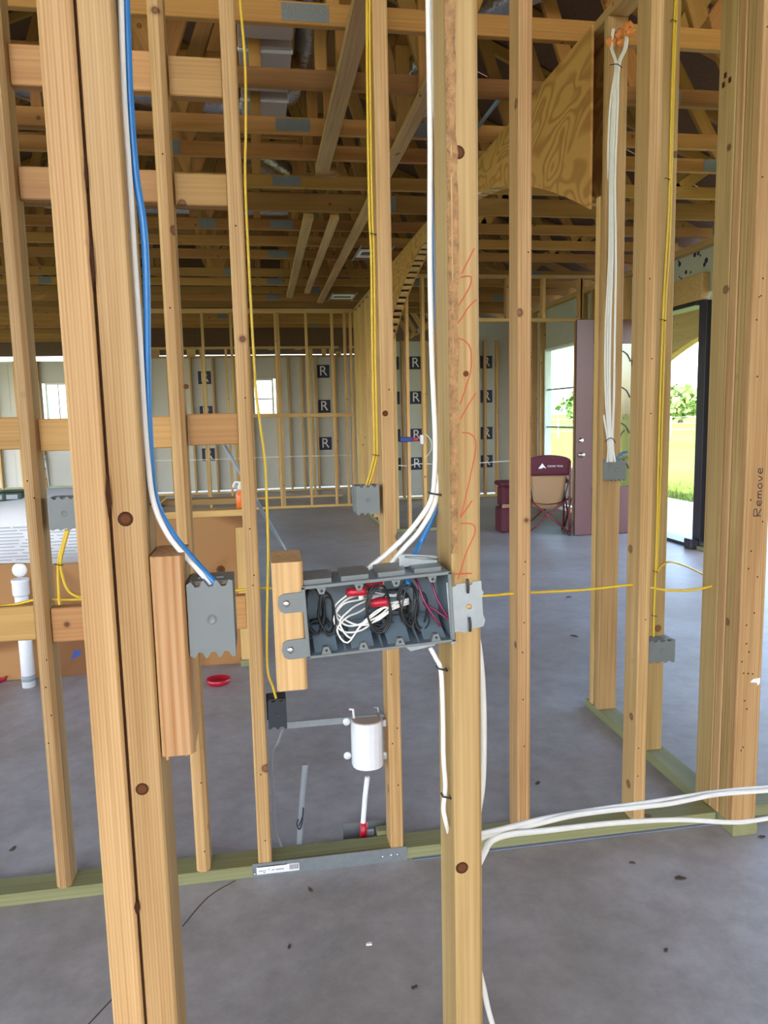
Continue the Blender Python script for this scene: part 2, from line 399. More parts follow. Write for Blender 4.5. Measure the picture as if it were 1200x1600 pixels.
# ------------------------------------------------------------------ ground and floor
def slab(name, x0, x1, y0, y1, z0, z1, mat, **k): return box(None, name, (x0, y0, z0), (x1, y1, z1), mat, 0.004, **k)
floor = slab('floor', -9.2, 4.47, -7.0, 17.4, -0.12, 0.0, CONC, kind='structure', label='grey poured concrete floor slab of the unfinished house')
slab('patio', 4.47, 6.6, 3.0, 16.0, -0.14, -0.03, CONC, kind='structure', label='shaded concrete porch slab outside the front door')
slab('dark_bounce_soil', -16, 12, -18, -7.0, -0.16, -0.06, plain('dark bounce soil', (0.15, 0.105, 0.07), 0.95, 0, 0.2, 0.3, 4), kind='structure')  # unseen dark soil added behind to weaken bounce light on the trusses
ground = link(mesh('ground', [(-300, -300, -0.15), (300, -300, -0.15), (300, 500, -0.15), (-300, 500, -0.15)], [(0, 1, 2, 3)]), 'ground', LAWN, kind='structure', label='sunlit green lawn and field beyond the porch')
vs, fs = [], []
for i in range(3000):
    x, y = 6.6 + abs(random.gauss(0, 0.9)), random.uniform(8.5, 14.5); h = random.uniform(0.03, 0.13); a = random.uniform(0, 6.28); wd = 0.006
    dx, dy = math.cos(a) * wd, math.sin(a) * wd; lx, ly = random.gauss(0, .03), random.gauss(0, .03); n = len(vs)
    vs += [(x - dx, y - dy, -0.15), (x + dx, y + dy, -0.15), (x + lx, y + ly, -0.14 + h)]; fs.append((n, n + 1, n + 2))
link(mesh('lawn_edge_grass', vs, fs), 'lawn_edge_grass', LAWN, label='ragged grass blades along the porch slab edge', cat='grass', kind='stuff')

rear_block = empty('wall_rear_light_block', (-2, -7, 0), kind='structure')  # unseen wall added to cut light from behind; openings let some through
for x0, x1, z0, z1 in ((-9.2, -4.2, 0, 3.05), (-4.2, -1.0, 2.3, 3.05), (-1.0, 1.2, 0, 3.05), (1.2, 4.0, 2.3, 3.05), (4.0, 4.47, 0, 3.05)):
    box(rear_block, 'light_block_panel', (x0, -7.03, z0), (x1, -7.0, z1), OSB, .002)

# ------------------------------------------------------------------ wall B: the near wall with the big switch box
ZT = 3.05
YB0, YB1 = 0.93, 1.019
wb = empty('wall_near', (0, 0.975, 0), kind='structure', label='nearest stud wall, a doubled stud and a single stud close to the viewer')
board(wb, 'bottom_plate', (-0.75, 0.9745, 0.019), (0.75, 0.9745, 0.019), 0.089, 0.038, (0, 1, 0), TREATED)
board(wb, 'top_plate', (-1.6, 0.9745, ZT - 0.019), (1.6, 0.9745, ZT - 0.019), 0.089, 0.038, (0, 1, 0), PINE_N)
stud(wb, -0.2225, -0.184, YB0, YB1, 0.038, ZT - 0.038, PINE_N, bow=0.0015, label='left half of the doubled near stud')
near_r = stud(wb, -0.1805, -0.1415, YB0, YB1, 0.038, ZT - 0.038, PINE_N, bow=0.001, label='right half of the doubled near stud, beside the grey box')
near_c = stud(wb, 0.2400, 0.2790, YB0, YB1, 0.038, ZT - 0.038, PINE_N, bev=0.004, label='single near stud with red crayon squiggles and bark edge')
BZ1, BZ0 = at(262, 869, Y=YB0).z, at(278, 1180, Y=YB0).z
bl = stud(wb, -0.1405, -0.1010, YB0 - 0.002, YB1 - 0.004, BZ0, BZ1, ROUGH, name='nailer_block', bev=0.004, label='rough split block nailed beside the doubled stud')
# ragged sawn splinters under the rough block
for i in range(7):
    x = -0.136 + i * 0.0055
    tube(bl, 'splinter', [(x, YB0 + random.uniform(.002, .05), BZ0 + .01), (x + random.uniform(-.003, .003), YB0 + random.uniform(.0, .04), BZ0 - .003 - random.uniform(0, .005))], 0.0022, ROUGH, 5, 1)
# bark wane on the near single stud's left arris, pitch seam in the doubled stud
def wane(parent, x, y, z0, z1, n, rad):
    vs, fs = [], []; m_ = 5
    for i in range(n + 1):
        z = z0 + (z1 - z0) * i / n; r_ = rad * (0.75 + 0.5 * random.random()) * math.sin(math.pi * min(1, max(0.05, i / n * 1.0 if i < n / 2 else (n - i) / n)) ) ** .4
        for j in range(m_):
            a = math.pi * (0.5 + j / (m_ - 1) * 1.0)
            vs.append((x + 0.004 + math.cos(a) * 0.0052 * (0.9 + .2 * random.random()) + (r_ * .5 if j < 2 else 0), y + 0.004 - (1 - math.sin(a)) * 0 + (-0.0052 if j < 2 else (r_ * (j - 2) / 2 - .002)), z))
    for i in range(n):
        for j in range(m_ - 1): fs.append((i * m_ + j, i * m_ + j + 1, (i + 1) * m_ + j + 1, (i + 1) * m_ + j))
    return link(mesh('bark_edge', vs, fs, True), 'bark_edge', BARK, parent)
wane(near_c, 0.2400, YB0, 1.22, 2.05, 40, 0.014)
for z0, z1, wd in ((1.285, 1.345, 0.0035), (1.55, 1.62, 0.003), (0.77, 0.79, 0.004), (1.66, 1.70, .002)):
    prism(near_r, 'resin_pocket', [(-wd * .3, 0), (wd, (z1 - z0) * .3), (wd * .8, (z1 - z0) * .7), (0, z1 - z0), (-wd * .8, (z1 - z0) * .5)], 0.0012, axes((-0.1835, YB0 - 0.0008, z0), (1, 0, 0), (0, 0, 1)) @ M.Rotation(0, 4, 'X'), PITCHW)
board(wb, 'dark_joint', (-0.1822, 0.975, 0.04), (-0.1822, 0.975, ZT - 0.04), 0.080, 0.0035, (0, 1, 0), PITCHW, 0.0005)
def knot(parent, x, y, z, r, nrm='y'):
    mw = axes((x, y, z), (1, 0, 0), (0, 0, 1)) if nrm == 'y' else axes((x, y, z), (0, 1, 0), (0, 0, 1))
    k_ = lathe(parent, 'knot', [(0.0001, 0.0006), (r * .35, 0.0005), (r * .6, 0.0006), (r * .85, 0.0005), (r, 0.0001)], mw, KNOT, 14)
    return k_
m_, n_, b_, l_ = nodes('knot'); KNOT = m_
tc_ = n_.nodes.new('ShaderNodeTexCoord'); le = n_.nodes.new('ShaderNodeVectorMath'); le.operation = 'LENGTH'; l_.new(tc_.outputs['Object'], le.inputs[0])
rp_ = n_.nodes.new('ShaderNodeValToRGB'); e_ = rp_.color_ramp.elements; e_[0].color = (0.11, 0.042, 0.015, 1); e_[1].position = 0.0098; e_[1].color = (0.12, 0.05, 0.018, 1); q_ = e_.new(0.0045); q_.color = (0.13, 0.045, 0.016, 1); q_ = e_.new(0.0072); q_.color = (0.022, 0.007, 0.004, 1)
l_.new(le.outputs['Value'], rp_.inputs[0]); l_.new(rp_.outputs[0], b_.inputs['Base Color']); b_.inputs['Roughness'].default_value = 0.8; b_.inputs['Specular IOR Level'].default_value = 0.15
for px, py, r in ((196, 811, 0.0095), (222, 1233, 0.0085)):
    p = at(px, py, Y=YB0); knot(near_r, p.x, p.y + 0.0002, p.z, r)
for px, py, r in ((716, 238, 0.0085), (722, 1356, 0.0090), (728, 584, 0.004)):
    p = at(px, py, Y=YB0); knot(near_c, p.x, p.y + 0.0002, p.z, r)
# red crayon marks
mwc = axes((0, YB0 - 0.0003, 0), (1, 0, 0), (0, 0, 1))
mwc = M(((1, 0, 0, 0), (0, 0, -1, YB0 - 0.0002), (0, 1, 0, 0), (0, 0, 0, 1)))
def mark(pts, wd=0.0015):
    q = [at(x, y, Y=YB0) for x, y in pts]; ribbon(near_c, 'crayon_mark', [(p.x, p.z) for p in q], wd, mwc, REDMARK)
mark([(741, 388), (731, 408), (721, 428)]); mark([(720, 433), (735, 432), (735, 445), (726, 462), (714, 481)])
mark([(744, 468), (732, 480), (722, 496), (714, 506)]); mark([(714, 528), (725, 532), (735, 545), (736, 575), (728, 605), (719, 632)])
mark([(743, 614), (730, 636), (719, 655)]); mark([(722, 676), (735, 678), (744, 693), (738, 730), (722, 800), (719, 808)])
mark([(738, 782), (720, 808)]); mark([(719, 818), (738, 819), (742, 832), (728, 865), (716, 905)]); mark([(709, 897), (737, 896)], 0.0018)

# ------------------------------------------------------------------ near boxes
def gang_box(name, lo, hi, mat, label, opening=1, nt=3, group=None):
    """plastic wall box seen from its back: lo/hi corners; notched cable ports along top and bottom of the back"""
    lo, hi = V(lo), V(hi); e = empty(name, (lo + hi) / 2, label=label, cat='box', group=group)
    W_, H_ = hi.x - lo.x, hi.z - lo.z; n = []
    d = 0.0042 * H_ / 0.095
    top = [(0, H_ - d)]
    for i in range(nt):
        a = W_ * (0.10 + i * 0.86 / nt); st = W_ * 0.86 / nt
        top += [(a, H_ - d * .2), (a + st * .30, H_ - d * 1.9), (a + st * .62, H_ - d * 1.7), (a + st * .85, H_)]
    top += [(W_, H_ - d * .3)]
    bot = [(x, H_ - y) for x, y in reversed(top)]
    prism(e, 'back_shell', bot + top[::-1] if False else top + bot, 0.014, axes((lo.x, lo.y + 0.014, lo.z), (1, 0, 0), (0, 0, 1)), mat)
    t = 0.003
    for nm, a, b in (('side_wall', (lo.x, lo.y + .013, lo.z + d), (lo.x + t, hi.y, hi.z - d)), ('side_wall', (hi.x - t, lo.y + .013, lo.z + d), (hi.x, hi.y, hi.z - d)),
                     ('top_wall', (lo.x, lo.y + .016, hi.z - d * .9 - t), (hi.x, hi.y, hi.z - d * .9)), ('bottom_wall', (lo.x, lo.y + .016, lo.z + d), (hi.x, hi.y, lo.z + d + t))):
        box(e, nm, a, b, mat, 0.001)
    for i in range(nt - 1):
        x = lo.x + W_ * (0.3 + i * 0.4 / max(1, nt - 2))
        box(e, 'port_flap', (x - W_ * .09, lo.y + .03, hi.z - d * .9), (x + W_ * .09, lo.y + .045, hi.z - d * .9 + .0025), mat, 0.0006)
    lathe(e, 'maker_stamp', [(W_ * .11, 0), (W_ * .11, .0006), (W_ * .085, .0006), (W_ * .08, 0.0002)], axes(((lo.x + hi.x) / 2, lo.y - 0.0001, (lo.z + hi.z) / 2), (1, 0, 0), (0, 0, 1)), mat, 20)
    box(e, 'mounting_lip', (lo.x - .004, hi.y - .003, lo.z + d), (lo.x, hi.y, hi.z - d), mat, 0.0008)
    return e
a0 = at(291, 1031, Y=0.935); a1 = at(363, 905, Y=0.935)
gang_box('switch_box', (-0.0995, 0.935, a0.z), (a1.x, 1.005, a1.z), GREY, 'grey single plastic box on the rough block beside the doubled stud')

# four gang box
ct = at(478, 917, Y=0.925); cb = at(480, 1024, Y=0.925); rt = at(708, 893, Y=0.925)
fx0, fx1 = at(476, 960, Y=0.925).x, at(707, 955, Y=0.925).x
fz1 = (ct.z + rt.z) / 2; fz0 = fz1 - 0.0935
tilt = math.atan2(rt.z - ct.z, fx1 - fx0)
fb = empty('four_gang_box', ((fx0 + fx1) / 2, 0.96, (fz0 + fz1) / 2), label='slate grey four gang switch box stuffed with coiled wires', cat='box')
Rt = M.Translation(V(((fx0 + fx1) / 2, 0.925, (fz0 + fz1) / 2))) @ M.Rotation(-tilt, 4, 'Y')
W2, H2, D2 = (fx1 - fx0) / 2, (fz1 - fz0) / 2, 0.075
def fbox(name, lo, hi, mat=GREYD, bev=0.001, parent=fb, **k):
    o = box(None, name, lo, hi, mat, bev, **k); mw = Rt @ o.matrix_basis; WORLD[o.name] = mw
    if parent:
        o.parent = parent; o.matrix_parent_inverse = (WORLD.get(parent.name) or M.Translation(parent.location)).inverted()
    o.matrix_basis = mw; return o
t = 0.0028
fbox('back_wall', (-W2, D2 - t, -H2 + .004), (W2, D2, H2 - .004))
fbox('end_wall', (-W2, 0, -H2), (-W2 + t, D2, H2)); fbox('end_wall', (W2 - t, 0, -H2), (W2, D2, H2))
tw = fbox('top_wall', (-W2, 0, H2 - t), (W2, D2, H2), GREYD); bw = fbox('bottom_wall', (-W2, 0, -H2), (W2, D2, -H2 + t))
step = 2 * W2 / 4
def fprism(name, pts, depth, loc, x, y, mat=GREYD, parent=fb):
    return prism(parent, name, pts, depth, Rt @ axes(loc, x, y), mat)
for i in range(4):
    xc = -W2 + step * (i + 0.5)
    # cable port hood on top, leaning back
    fprism('port_hood', [(-step * .44, 0.010), (step * .30, 0.010), (step * .40, .045), (step * .30, 0.068), (-step * .40, 0.068), (-step * .47, .045)], 0.006, (xc, 0, H2), (1, 0, 0), (0, 1, 0), GREY)
    fprism('screw_ear', [(-.007, H2 - .001), (.007, H2 - .001), (.003, H2 - .012), (-.003, H2 - .012)], 0.010, (xc, 0.0105, 0), (1, 0, 0), (0, 0, 1), GREY)
    lathe(fb, 'screw_hole', [(0.0001, 0), (.0018, 0), (.0018, .0006), (.0001, .0006)], Rt @ axes((xc, 0.0, H2 - .0075), (1, 0, 0), (0, 0, 1)), BLACKP, 10)
    fprism('screw_ear', [(-.007, -H2 + .001), (.007, -H2 + .001), (.003, -H2 + .012), (-.003, -H2 + .012)], 0.010, (xc, 0.0105, 0), (1, 0, 0), (0, 0, 1), GREY)
    lathe(fb, 'screw_hole', [(0.0001, 0), (.0018, 0), (.0018, .0006), (.0001, .0006)], Rt @ axes((xc, 0.0, -H2 + .0075), (1, 0, 0), (0, 0, 1)), BLACKP, 10)
    # sloped clamp flap on the floor of the box
    fprism('clamp_flap', [(0.012, -H2 + t), (0.066, -H2 + t), (0.066, -H2 + .026), (0.060, -H2 + .026)], step * .62, (xc - step * .30, 0, 0), (0, 1, 0), (0, 0, 1), GREYD)
    fprism('clamp_flap', [(0.018, H2 - t), (0.066, H2 - t), (0.066, H2 - .016), (0.061, H2 - .016)], step * .55, (xc - step * .28, 0, 0), (0, 1, 0), (0, 0, 1), GREYD)
for i in (1, 2, 3):
    xc = -W2 + step * i
    fprism('divider_rib', [(0.004, -H2 + t), (D2, -H2 + t), (D2, -H2 + .022), (0.03, -H2 + .010)], 0.0025, (xc, 0, 0), (0, 1, 0), (0, 0, 1), GREYD)
rim = []
fbox('rim', (-W2 - .001, -.0012, H2 - .0035), (W2 + .001, .002, H2 + .0008), GREY, .0006); fbox('rim', (-W2 - .001, -.0012, -H2 - .0008), (W2 + .001, .002, -H2 + .0028), GREY, .0006)
fbox('rim', (-W2 - .001, -.0012, -H2), (-W2 + .0035, .002, H2), GREY, .0006); fbox('rim', (W2 - .0035, -.0012, -H2), (W2 + .001, .002, H2), GREY, .0006)
for zz in (H2 - .019, -H2 + .014):
    ear = fprism('mounting_ear', [(0, -.0125), (-.024, -.0125), (-.030, -.009), (-.032, 0), (-.030, .009), (-.024, .0125), (0, .0125)], 0.003, (-W2, 0.002, zz), (1, 0, 0), (0, 0, 1), GREY)
    lathe(ear, 'screw', [(.0001, .0022), (.003, .002), (.0044, .0008), (.0046, 0)], Rt @ axes((-W2 - .021, -.001, zz), (1, 0, 0), (0, 0, 1)), SCREW, 14)
# steel bracket on the stud
br = fprism('stud_bracket', [(-.004, .030), (.004, .030), (.006, .033), (.018, .033), (.020, .030), (.026, .030), (.028, .034), (.0395, .034), (.0395, .022), (.042, .018), (.0395, .013), (.0395, -.012), (.042, -.02), (.0395, -.028), (.018, -.031), (.014, -.034), (.004, -.031), (-.004, -.033), (-.004, -.042), (.002, -.046), (-.006, -.048), (-.008, .036), (-.004, .036)], 0.0016, (W2 + .002, 0.0035, -.004), (1, 0, 0), (0, 0, 1), STEEL)
lathe(br, 'bracket_hole', [(.0001, 0), (.0038, 0), (.0038, .0005), (.0001, .0005)], Rt @ axes((W2 + .023, 0.0016, -.003), (1, 0, 0), (0, 0, 1)), PINE_N, 14)
for zz in (.026, -.026): tube(br, 'nail', [Rt @ V((W2 + .022, -.0005, zz + .009)), Rt @ V((W2 + .0225, -.002, zz)), Rt @ V((W2 + .022, -.0005, zz - .010))], 0.0018, TIE, 6, 3)
br2 = fprism('top_bracket', [(0, 0), (.052, 0), (.052, .010), (.046, .012), (.010, .017), (0, .017)], 0.0014, (W2 - .060, 0.040, H2 + .004), (1, 0, 0), (0, 0, 1), STEEL)
tube(br2, 'nail', [Rt @ V((W2 - .052, .036, H2 + .018)), Rt @ V((W2 - .008, .030, H2 + .012))], 0.0014, STEEL, 6, 1)
fprism('bottom_bracket', [(0, 0), (.040, .004), (.040, -.006), (.006, -.010), (0, -.004)], 0.0014, (W2 - .062, 0.02, -H2 - .003), (1, 0, 0), (0, 0, 1), STEEL)

# loose nailer left of the four gang box
nb = [at(425, 880, Y=0.928), at(473, 880, Y=0.928), at(430, 1081, Y=0.928)]
board(None, 'spacer_block', (nb[0].x + .0195, 0.9725, nb[2].z), (nb[0].x + .0185, 0.9725, nb[0].z), 0.089, 0.039, (0, 1, 0), PINE_N, 0.003,
      label='short upright lumber block screwed to the left of the four gang box', cat='wood block')

# wires inside the four gang box
def loc(x, y, z): return Rt @ V((x, y, z))
def coil(cx, cz, rx, rz, turns, y0, y1, mat, r, name, label, grp, seed):
    rnd = random.Random(seed); pts = []
    n = int(turns * 10)
    for i in range(n + 1):
        a = 2 * math.pi * i / 10 + seed; k = 1 + rnd.uniform(-.10, .10)
        pts.append(loc(cx + math.cos(a) * rx * k + rnd.uniform(-.0015, .0015), y0 + (y1 - y0) * i / n + rnd.uniform(-.001, .001), cz + math.sin(a) * rz * k))
    return tube(None, name, pts, r, mat, 6, 4, label=label, cat='wire', group=grp)
G_ = 'coiled wires in the four gang box'
coil(-.081, .004, .012, .030, 4, .060, .030, BLACKW, .0013, 'wire_coil', 'black wire coil at the left end of the four gang box', G_, 1)
coil(-.066, .000, .010, .028, 3, .050, .020, BLACKW, .0013, 'wire_coil', 'second black wire coil from the left end of the four gang box', G_, 2)
coil(.003, .001, .015, .030, 4, .045, .012, BLACKW, .0014, 'wire_coil', 'black wire coil in the middle of the four gang box', G_, 3)
coil(.045, .000, .012, .029, 3, .05, .018, BLACKW, .0013, 'wire_coil', 'black wire coil right of the red connectors', G_, 4)
coil(.030, -.004, .020, .022, 3, .064, .045, BLACKW, .0012, 'wire_coil', 'black wire coil deep behind the red connectors', G_, 9)
coil(.020, -.020, .030, .010, 3, .062, .05, BLACKW, .0012, 'wire_coil', 'wide flat black wire coil low in the middle of the four gang box', G_, 15)
coil(.060, -.010, .010, .026, 2, .045, .02, BLACKW, .0012, 'wire_coil', 'black wire coil nearest the magenta wires', G_, 17)
coil(-.075, -.022, .014, .010, 4, .065, .05, BLACKW, .0012, 'wire_coil', 'small black wire tangle low in the left of the four gang box', G_, 12)
for i in range(5):
    rn = random.Random(40 + i); J = lambda a=.003: rn.uniform(-a, a)
    xl, up = -.050 - .012 * rn.random(), .016 - .006 * i
    pts = [loc(.040 + J(), .060, .008 + J()), loc(.012 + J(), .052, .010 + J(.005)), loc(-.02, .044, up + .006 + J()), loc(xl + .014, .038 - .003 * i, up + .004 + J()), loc(xl, .034 - .003 * i, up - .010 + J()), loc(xl + .012, .030 - .003 * i, up - .028 + J()), loc(-.022, .026, -.018 + J(.008)), loc(.002, .028, -.008 + J(.007)), loc(.020 + J(), .030, .002 + J(.006)), loc(.046, .038, .004 + J(.006))]
    tube(None, 'neutral_wire', pts, .0013, WHITEW, 6, 4, label='bent white neutral wire looping through the middle of the four gang box', cat='wire', group='white wires in the four gang box')
for i, (dx, dz) in enumerate(((0, 0), (.018, -.005))):
    pts = [loc(.055 + dx * .6, .05, .038), loc(.058 + dx, .03, .030), loc(.064 + dx, .02, .005), loc(.078 + dx, .014, -.022), loc(.082 + dx, .016, -.028), loc(.077 + dx * .8, .025, -.020), loc(.066, .04, .0)]
    tube(None, 'traveler_wire', pts, .0017, MAGENTA, 6, 5, label=('left' if i == 0 else 'right') + ' magenta wire loop in the four gang box', cat='wire')
    lathe(None, 'wire_sleeve', [(.0001, 0), (.006, 0), (.0062, .004), (.0058, .018), (.0052, .026), (.0001, .026)], Rt @ axes((-.012 if i == 0 else .018, .030, .026 - .018 * i), (0, 0, 1), (0, 1, 0)), REDC, 12,
          label=('upper' if i == 0 else 'lower') + ' red plastic wire connector in the four gang box', cat='connector')
lathe(None, 'wire_sleeve', [(.0001, 0), (.005, 0), (.005, .012), (.004, .022), (.0001, .022)], Rt @ axes((.012, .034, .032), (0, 0, 1), (0.3, 1, 0)), REDC, 12, label='red plastic wire connector under the white cable ends', cat='connector')
tube(None, 'blue_sheath_end', [loc(.047, .05, .046), loc(.046, .042, .035), loc(.047, .036, .026)], .0042, BLUEW, 8, 3, label='cut blue cable jacket end hanging inside the four gang box', cat='cable')
for x in (-.018, .010): tube(None, 'white_sheath_end', [loc(x, .045, .047), loc(x + .001, .038, .035), loc(x - .001, .032, .014 if x < 0 else .024)], .0036, WHITEW, 8, 3, label=('left' if x < 0 else 'right') + ' cut white cable jacket end hanging inside the four gang box', cat='cable')

# ------------------------------------------------------------------ near cables
def cable(name, px, r, mat, label, cat='cable', group=None, sides=8, **pl):
    pts = []
    for q in px:
        if len(q) == 2: pts.append(at(q[0], q[1], **pl))
        else: pts.append(at(q[0], q[1], **{list(pl)[0]: q[2]}))
    return tube(None, name, pts, r, mat, sides, 6, label=label, cat=cat, group=group)
def cable_clip(px, py, Y, w=0.022, label=None, **kk):
    p = at(px, py, Y=Y)
    return tube(None, 'cable_staple', [p + V((-w / 2, .004, .002)), p + V((-w / 2, -.006, .002)), p + V((w / 2, -.006, -.002)), p + V((w / 2, .004, -.002))], 0.0014, TIE, 6, 1, label=label, cat='staple', **kk)
cable('blue_cable', [(194, -60), (197, 0), (203, 150), (212, 270), (224, 350), (229, 440), (231, 600), (235, 700), (243, 780), (270, 835), (300, 872), (325, 900, .955), (345, 921, .950), (350, 935, .953)], .0047, BLUEW, 'blue cable running down the doubled stud into the single grey box', Y=.966)
cable('white_cable', [(187, -60), (189, 0), (194, 150), (204, 300), (210, 400), (218, 520), (225, 640), (231, 720), (240, 785), (262, 835), (292, 872), (318, 900, .953), (338, 925, .950)], .0036, WHITEW, 'white cable tucked beside the blue one along the doubled stud', Y=.956)
cable_clip(243, 788, .98, label='black cable staple holding the blue cable to the doubled stud')
cable('white_cable', [(668, -60), (669, 0), (672, 200), (672, 300), (672, 420), (675, 560), (680, 680), (679, 745), (672, 785), (640, 830), (607, 863), (577, 888, .99), (574, 905, .98)], .0037, WHITEW, 'left of two white cables dropping into the four gang box', Y=1.005)
cable('white_cable', [(677, -60), (678, 0), (681, 200), (685.5, 320), (685, 420), (687, 560), (690, 680), (687, 745), (678, 790), (655, 830), (630, 858), (606, 888, .99), (603, 905, .98)], .0037, WHITEW, 'right of two white cables dropping into the four gang box', Y=1.005)
cable('blue_cable', [(689, -60), (688, 0), (686, 100), (682, 220), (678.5, 320), (680, 450), (688, 600), (694, 700), (692, 750), (685, 785), (668, 825), (656, 850), (646, 872, .985), (642, 900, .98)], .0040, BLUEW, 'blue cable running behind the white pair into the four gang box', Y=1.012)
cable_clip(682, 772, .99, .02, label='black cable staple on the single near stud above the box')
cable('white_cable', [(672, 1012, .97), (681, 1028, .965), (689, 1048), (692, 1110), (693, 1180), (696, 1230), (693, 1262), (697, 1285), (704, 1310, .99)], .0034, WHITEW, 'white cable leaving the underside of the four gang box', Y=.957)
cable_clip(690, 1044, .954, .013, label='black cable staple just under the four gang box')
cable_clip(697, 1243, .954, .012, label='black cable staple low on the single near stud')
cable('white_cable', [(743, 985), (749, 1015), (754, 1070), (756, 1150), (754, 1225), (747, 1275), (742, 1340), (742, 1460), (748, 1510), (756, 1545), (763, 1578), (773, 1612)], .0045, WHITEW, 'white cable hugging the right edge of the single near stud', Y=1.026)
cable('white_cable', [(738, 1318, 1.04), (765, 1303, 1.08), (815, 1293, 1.14), (900, 1273, 1.22), (1000, 1261, 1.32), (1050, 1255, 1.36), (1110, 1243, 1.41), (1160, 1238, 1.45), (1260, 1232, 1.5)], .0052, WHITEW, 'upper white cable sagging from the single near stud to the right edge', Y=1.1)
cable('white_cable', [(742, 1305, 1.045), (790, 1294, 1.10), (850, 1279, 1.18), (930, 1265, 1.26), (1010, 1254, 1.34), (1080, 1243, 1.40), (1140, 1235, 1.45), (1260, 1226, 1.52)], .0046, WHITEW, 'thin white cable riding on top of the upper sagging one', Y=1.1)
cable('white_cable', [(738, 1372, 1.04), (757, 1332, 1.06), (768, 1314, 1.08), (795, 1304, 1.10), (850, 1298, 1.16), (960, 1286, 1.27), (1060, 1281, 1.36), (1140, 1285, 1.42), (1180, 1282, 1.46), (1260, 1268, 1.5)], .0052, WHITEW, 'lower white cable curving out from the single near stud', Y=1.1)

# ------------------------------------------------------------------ wall A: the second wall with the green plate
YA0, YA1 = 2.17, 2.259
wa = empty('wall_middle', (0, 2.215, 0), kind='structure', label='second stud wall standing on a green treated plate')
def plate(parent, x0, x1, y0, y1, mat=TREATED, z=0.0, name='bottom_plate', **k):
    lx, ly = x1 - x0, y1 - y0
    if lx > ly: return board(parent, name, (x0, (y0 + y1) / 2, z + .019), (x1, (y0 + y1) / 2, z + .019), ly, .038, (0, 1, 0), mat, .003, **k)
    return board(parent, name, ((x0 + x1) / 2, y0, z + .019), ((x0 + x1) / 2, y1, z + .019), lx, .038, (1, 0, 0), mat, .003, **k)
plate(wa, -2.6, 1.475, YA0, YA1); plate(wa, 1.575, 3.2, YA0 + .01, YA1 + .01)
box(wa, 'sill_seal', (0.42, YA0 - .012, 0.0005), (1.47, YA1, 0.004), SEAL, .001)
board(wa, 'top_plate', (-2.6, 2.2145, ZT - .019), (3.2, 2.2145, ZT - .019), .089, .038, (0, 1, 0), PINE)
A_X = [-1.035, -0.632, -0.228, -0.042, 0.372, 0.792, 1.195]
studsA = []
for i, x in enumerate(A_X):
    studsA.append(stud(wa, x - .0205, x + .0205, YA0, YA1, .038, ZT - .038, PINE, bow=random.uniform(-.002, .002), bev=.012 if i in (1, 2) else .004))
studsA[1]['label'] = 'waney second wall stud at far left carrying a grey box'
studsA[4]['label'] = 'second wall stud right of the white outlet box'
bays = [(-1.013, -0.655), (-0.609, -0.251), (-0.205, -0.065)]
for z0, z1 in ((2.285, 2.387), (2.000, 2.085), (1.325, 1.415), (0.785, 0.885)):
    for b0, b1 in bays:
        dz = random.uniform(-.006, .006)
        board(wa, 'blocking', (b0, YA1 - .024 if z0 > 1 else YA1 - .05, (z0 + z1) / 2 + dz), (b1, YA1 - .024 if z0 > 1 else YA1 - .05, (z0 + z1) / 2 + dz), z1 - z0, .040, (0, 0, 1), BLOCKW, .003)
rn = random.Random(78)
for so_, x in zip(studsA, A_X):
    for i in range(7): lathe(so_, 'nail_dimple', [(.0001, .0003), (.002, .0003), (.0026, 0)], axes((x + rn.uniform(-.009, .009), YA0 + .0001, rn.uniform(.1, 2.8)), (1, 0, 0), (0, 0, 1)), PITCHW, 8)
p = at(602, 646, Y=YA0); knot(studsA[4], p.x, p.y + .0002, p.z, .009)
p = at(291, 604, Y=YA0); knot(studsA[2], p.x, p.y + .0002, p.z, .007)
# steel strap across the plate
s0, s1 = at(394, 1343, Y=YA0 - .003), at(636, 1325, Y=YA0 - .003)
st = empty('nail_plate', (s0.x + .2, YA0, .02), label='galvanized steel strap nailed along the front of the green plate', cat='metal strap')
so = box(st, 'strap', (s0.x, YA0 - .003, .000), (s1.x, YA0 - .001, .0465), STEEL, .0006)
sl = box(so, 'sticker', (s0.x + .012, YA0 - .0036, .010), (s0.x + .142, YA0 - .0029, .034), PRINTW, .0002, label='white printed sticker')
box(so, 'sticker_band', (s0.x + .014, YA0 - .0040, .0335), (s0.x + .105, YA0 - .0033, .0365), INK, .0002)
for i in range(9):
    x = s0.x + .112 + i * .0032; box(so, 'barcode_bar', (x, YA0 - .0040, .016), (x + .0012 + .0008 * (i % 2), YA0 - .0034, .032), INK, .0001)
for i, (a, b) in enumerate(((.018, .04), (.046, .052), (.058, .066), (.07, .095))): box(so, 'printed_line', (s0.x + a, YA0 - .0040, .019 if i != 1 else .022), (s0.x + b, YA0 - .0034, .023 if i != 1 else .025), PRINTG, .0001)
for dx, z in ((.405, .02), (.432, .022), (.452, .022), (.035, .017), (.006, .012)):
    lathe(so, 'nail_head', [(.0001, .0012), (.003, .001), (.0038, 0)], axes((s0.x + dx, YA0 - .003, z), (1, 0, 0), (0, 0, 1)), SCREW, 10)

# boxes hung on the second wall
def small_box(name, px0, py0, px1, py1, Y, depth, mat, label, nt=3):
    a, b = at(px0, py1, Y=Y), at(px1, py0, Y=Y)
    return gang_box(name, (a.x, Y, a.z), (b.x, Y + depth, b.z), mat, label, nt=nt)
small_box('outlet_box', 78, 775, 121, 830, 2.165, .075, GREY, 'grey outlet box on the far left waney stud above yellow cables')
small_box('outlet_box', 558, 757, 592, 806, 2.165, .075, GREY, 'grey outlet box hung left of the middle stud above the four gang box')
bb = small_box('low_voltage_box', 420, 1092, 447, 1141, 2.165, .07, BLACKP, 'black plastic box low on the stud left of the steel bar', 2)
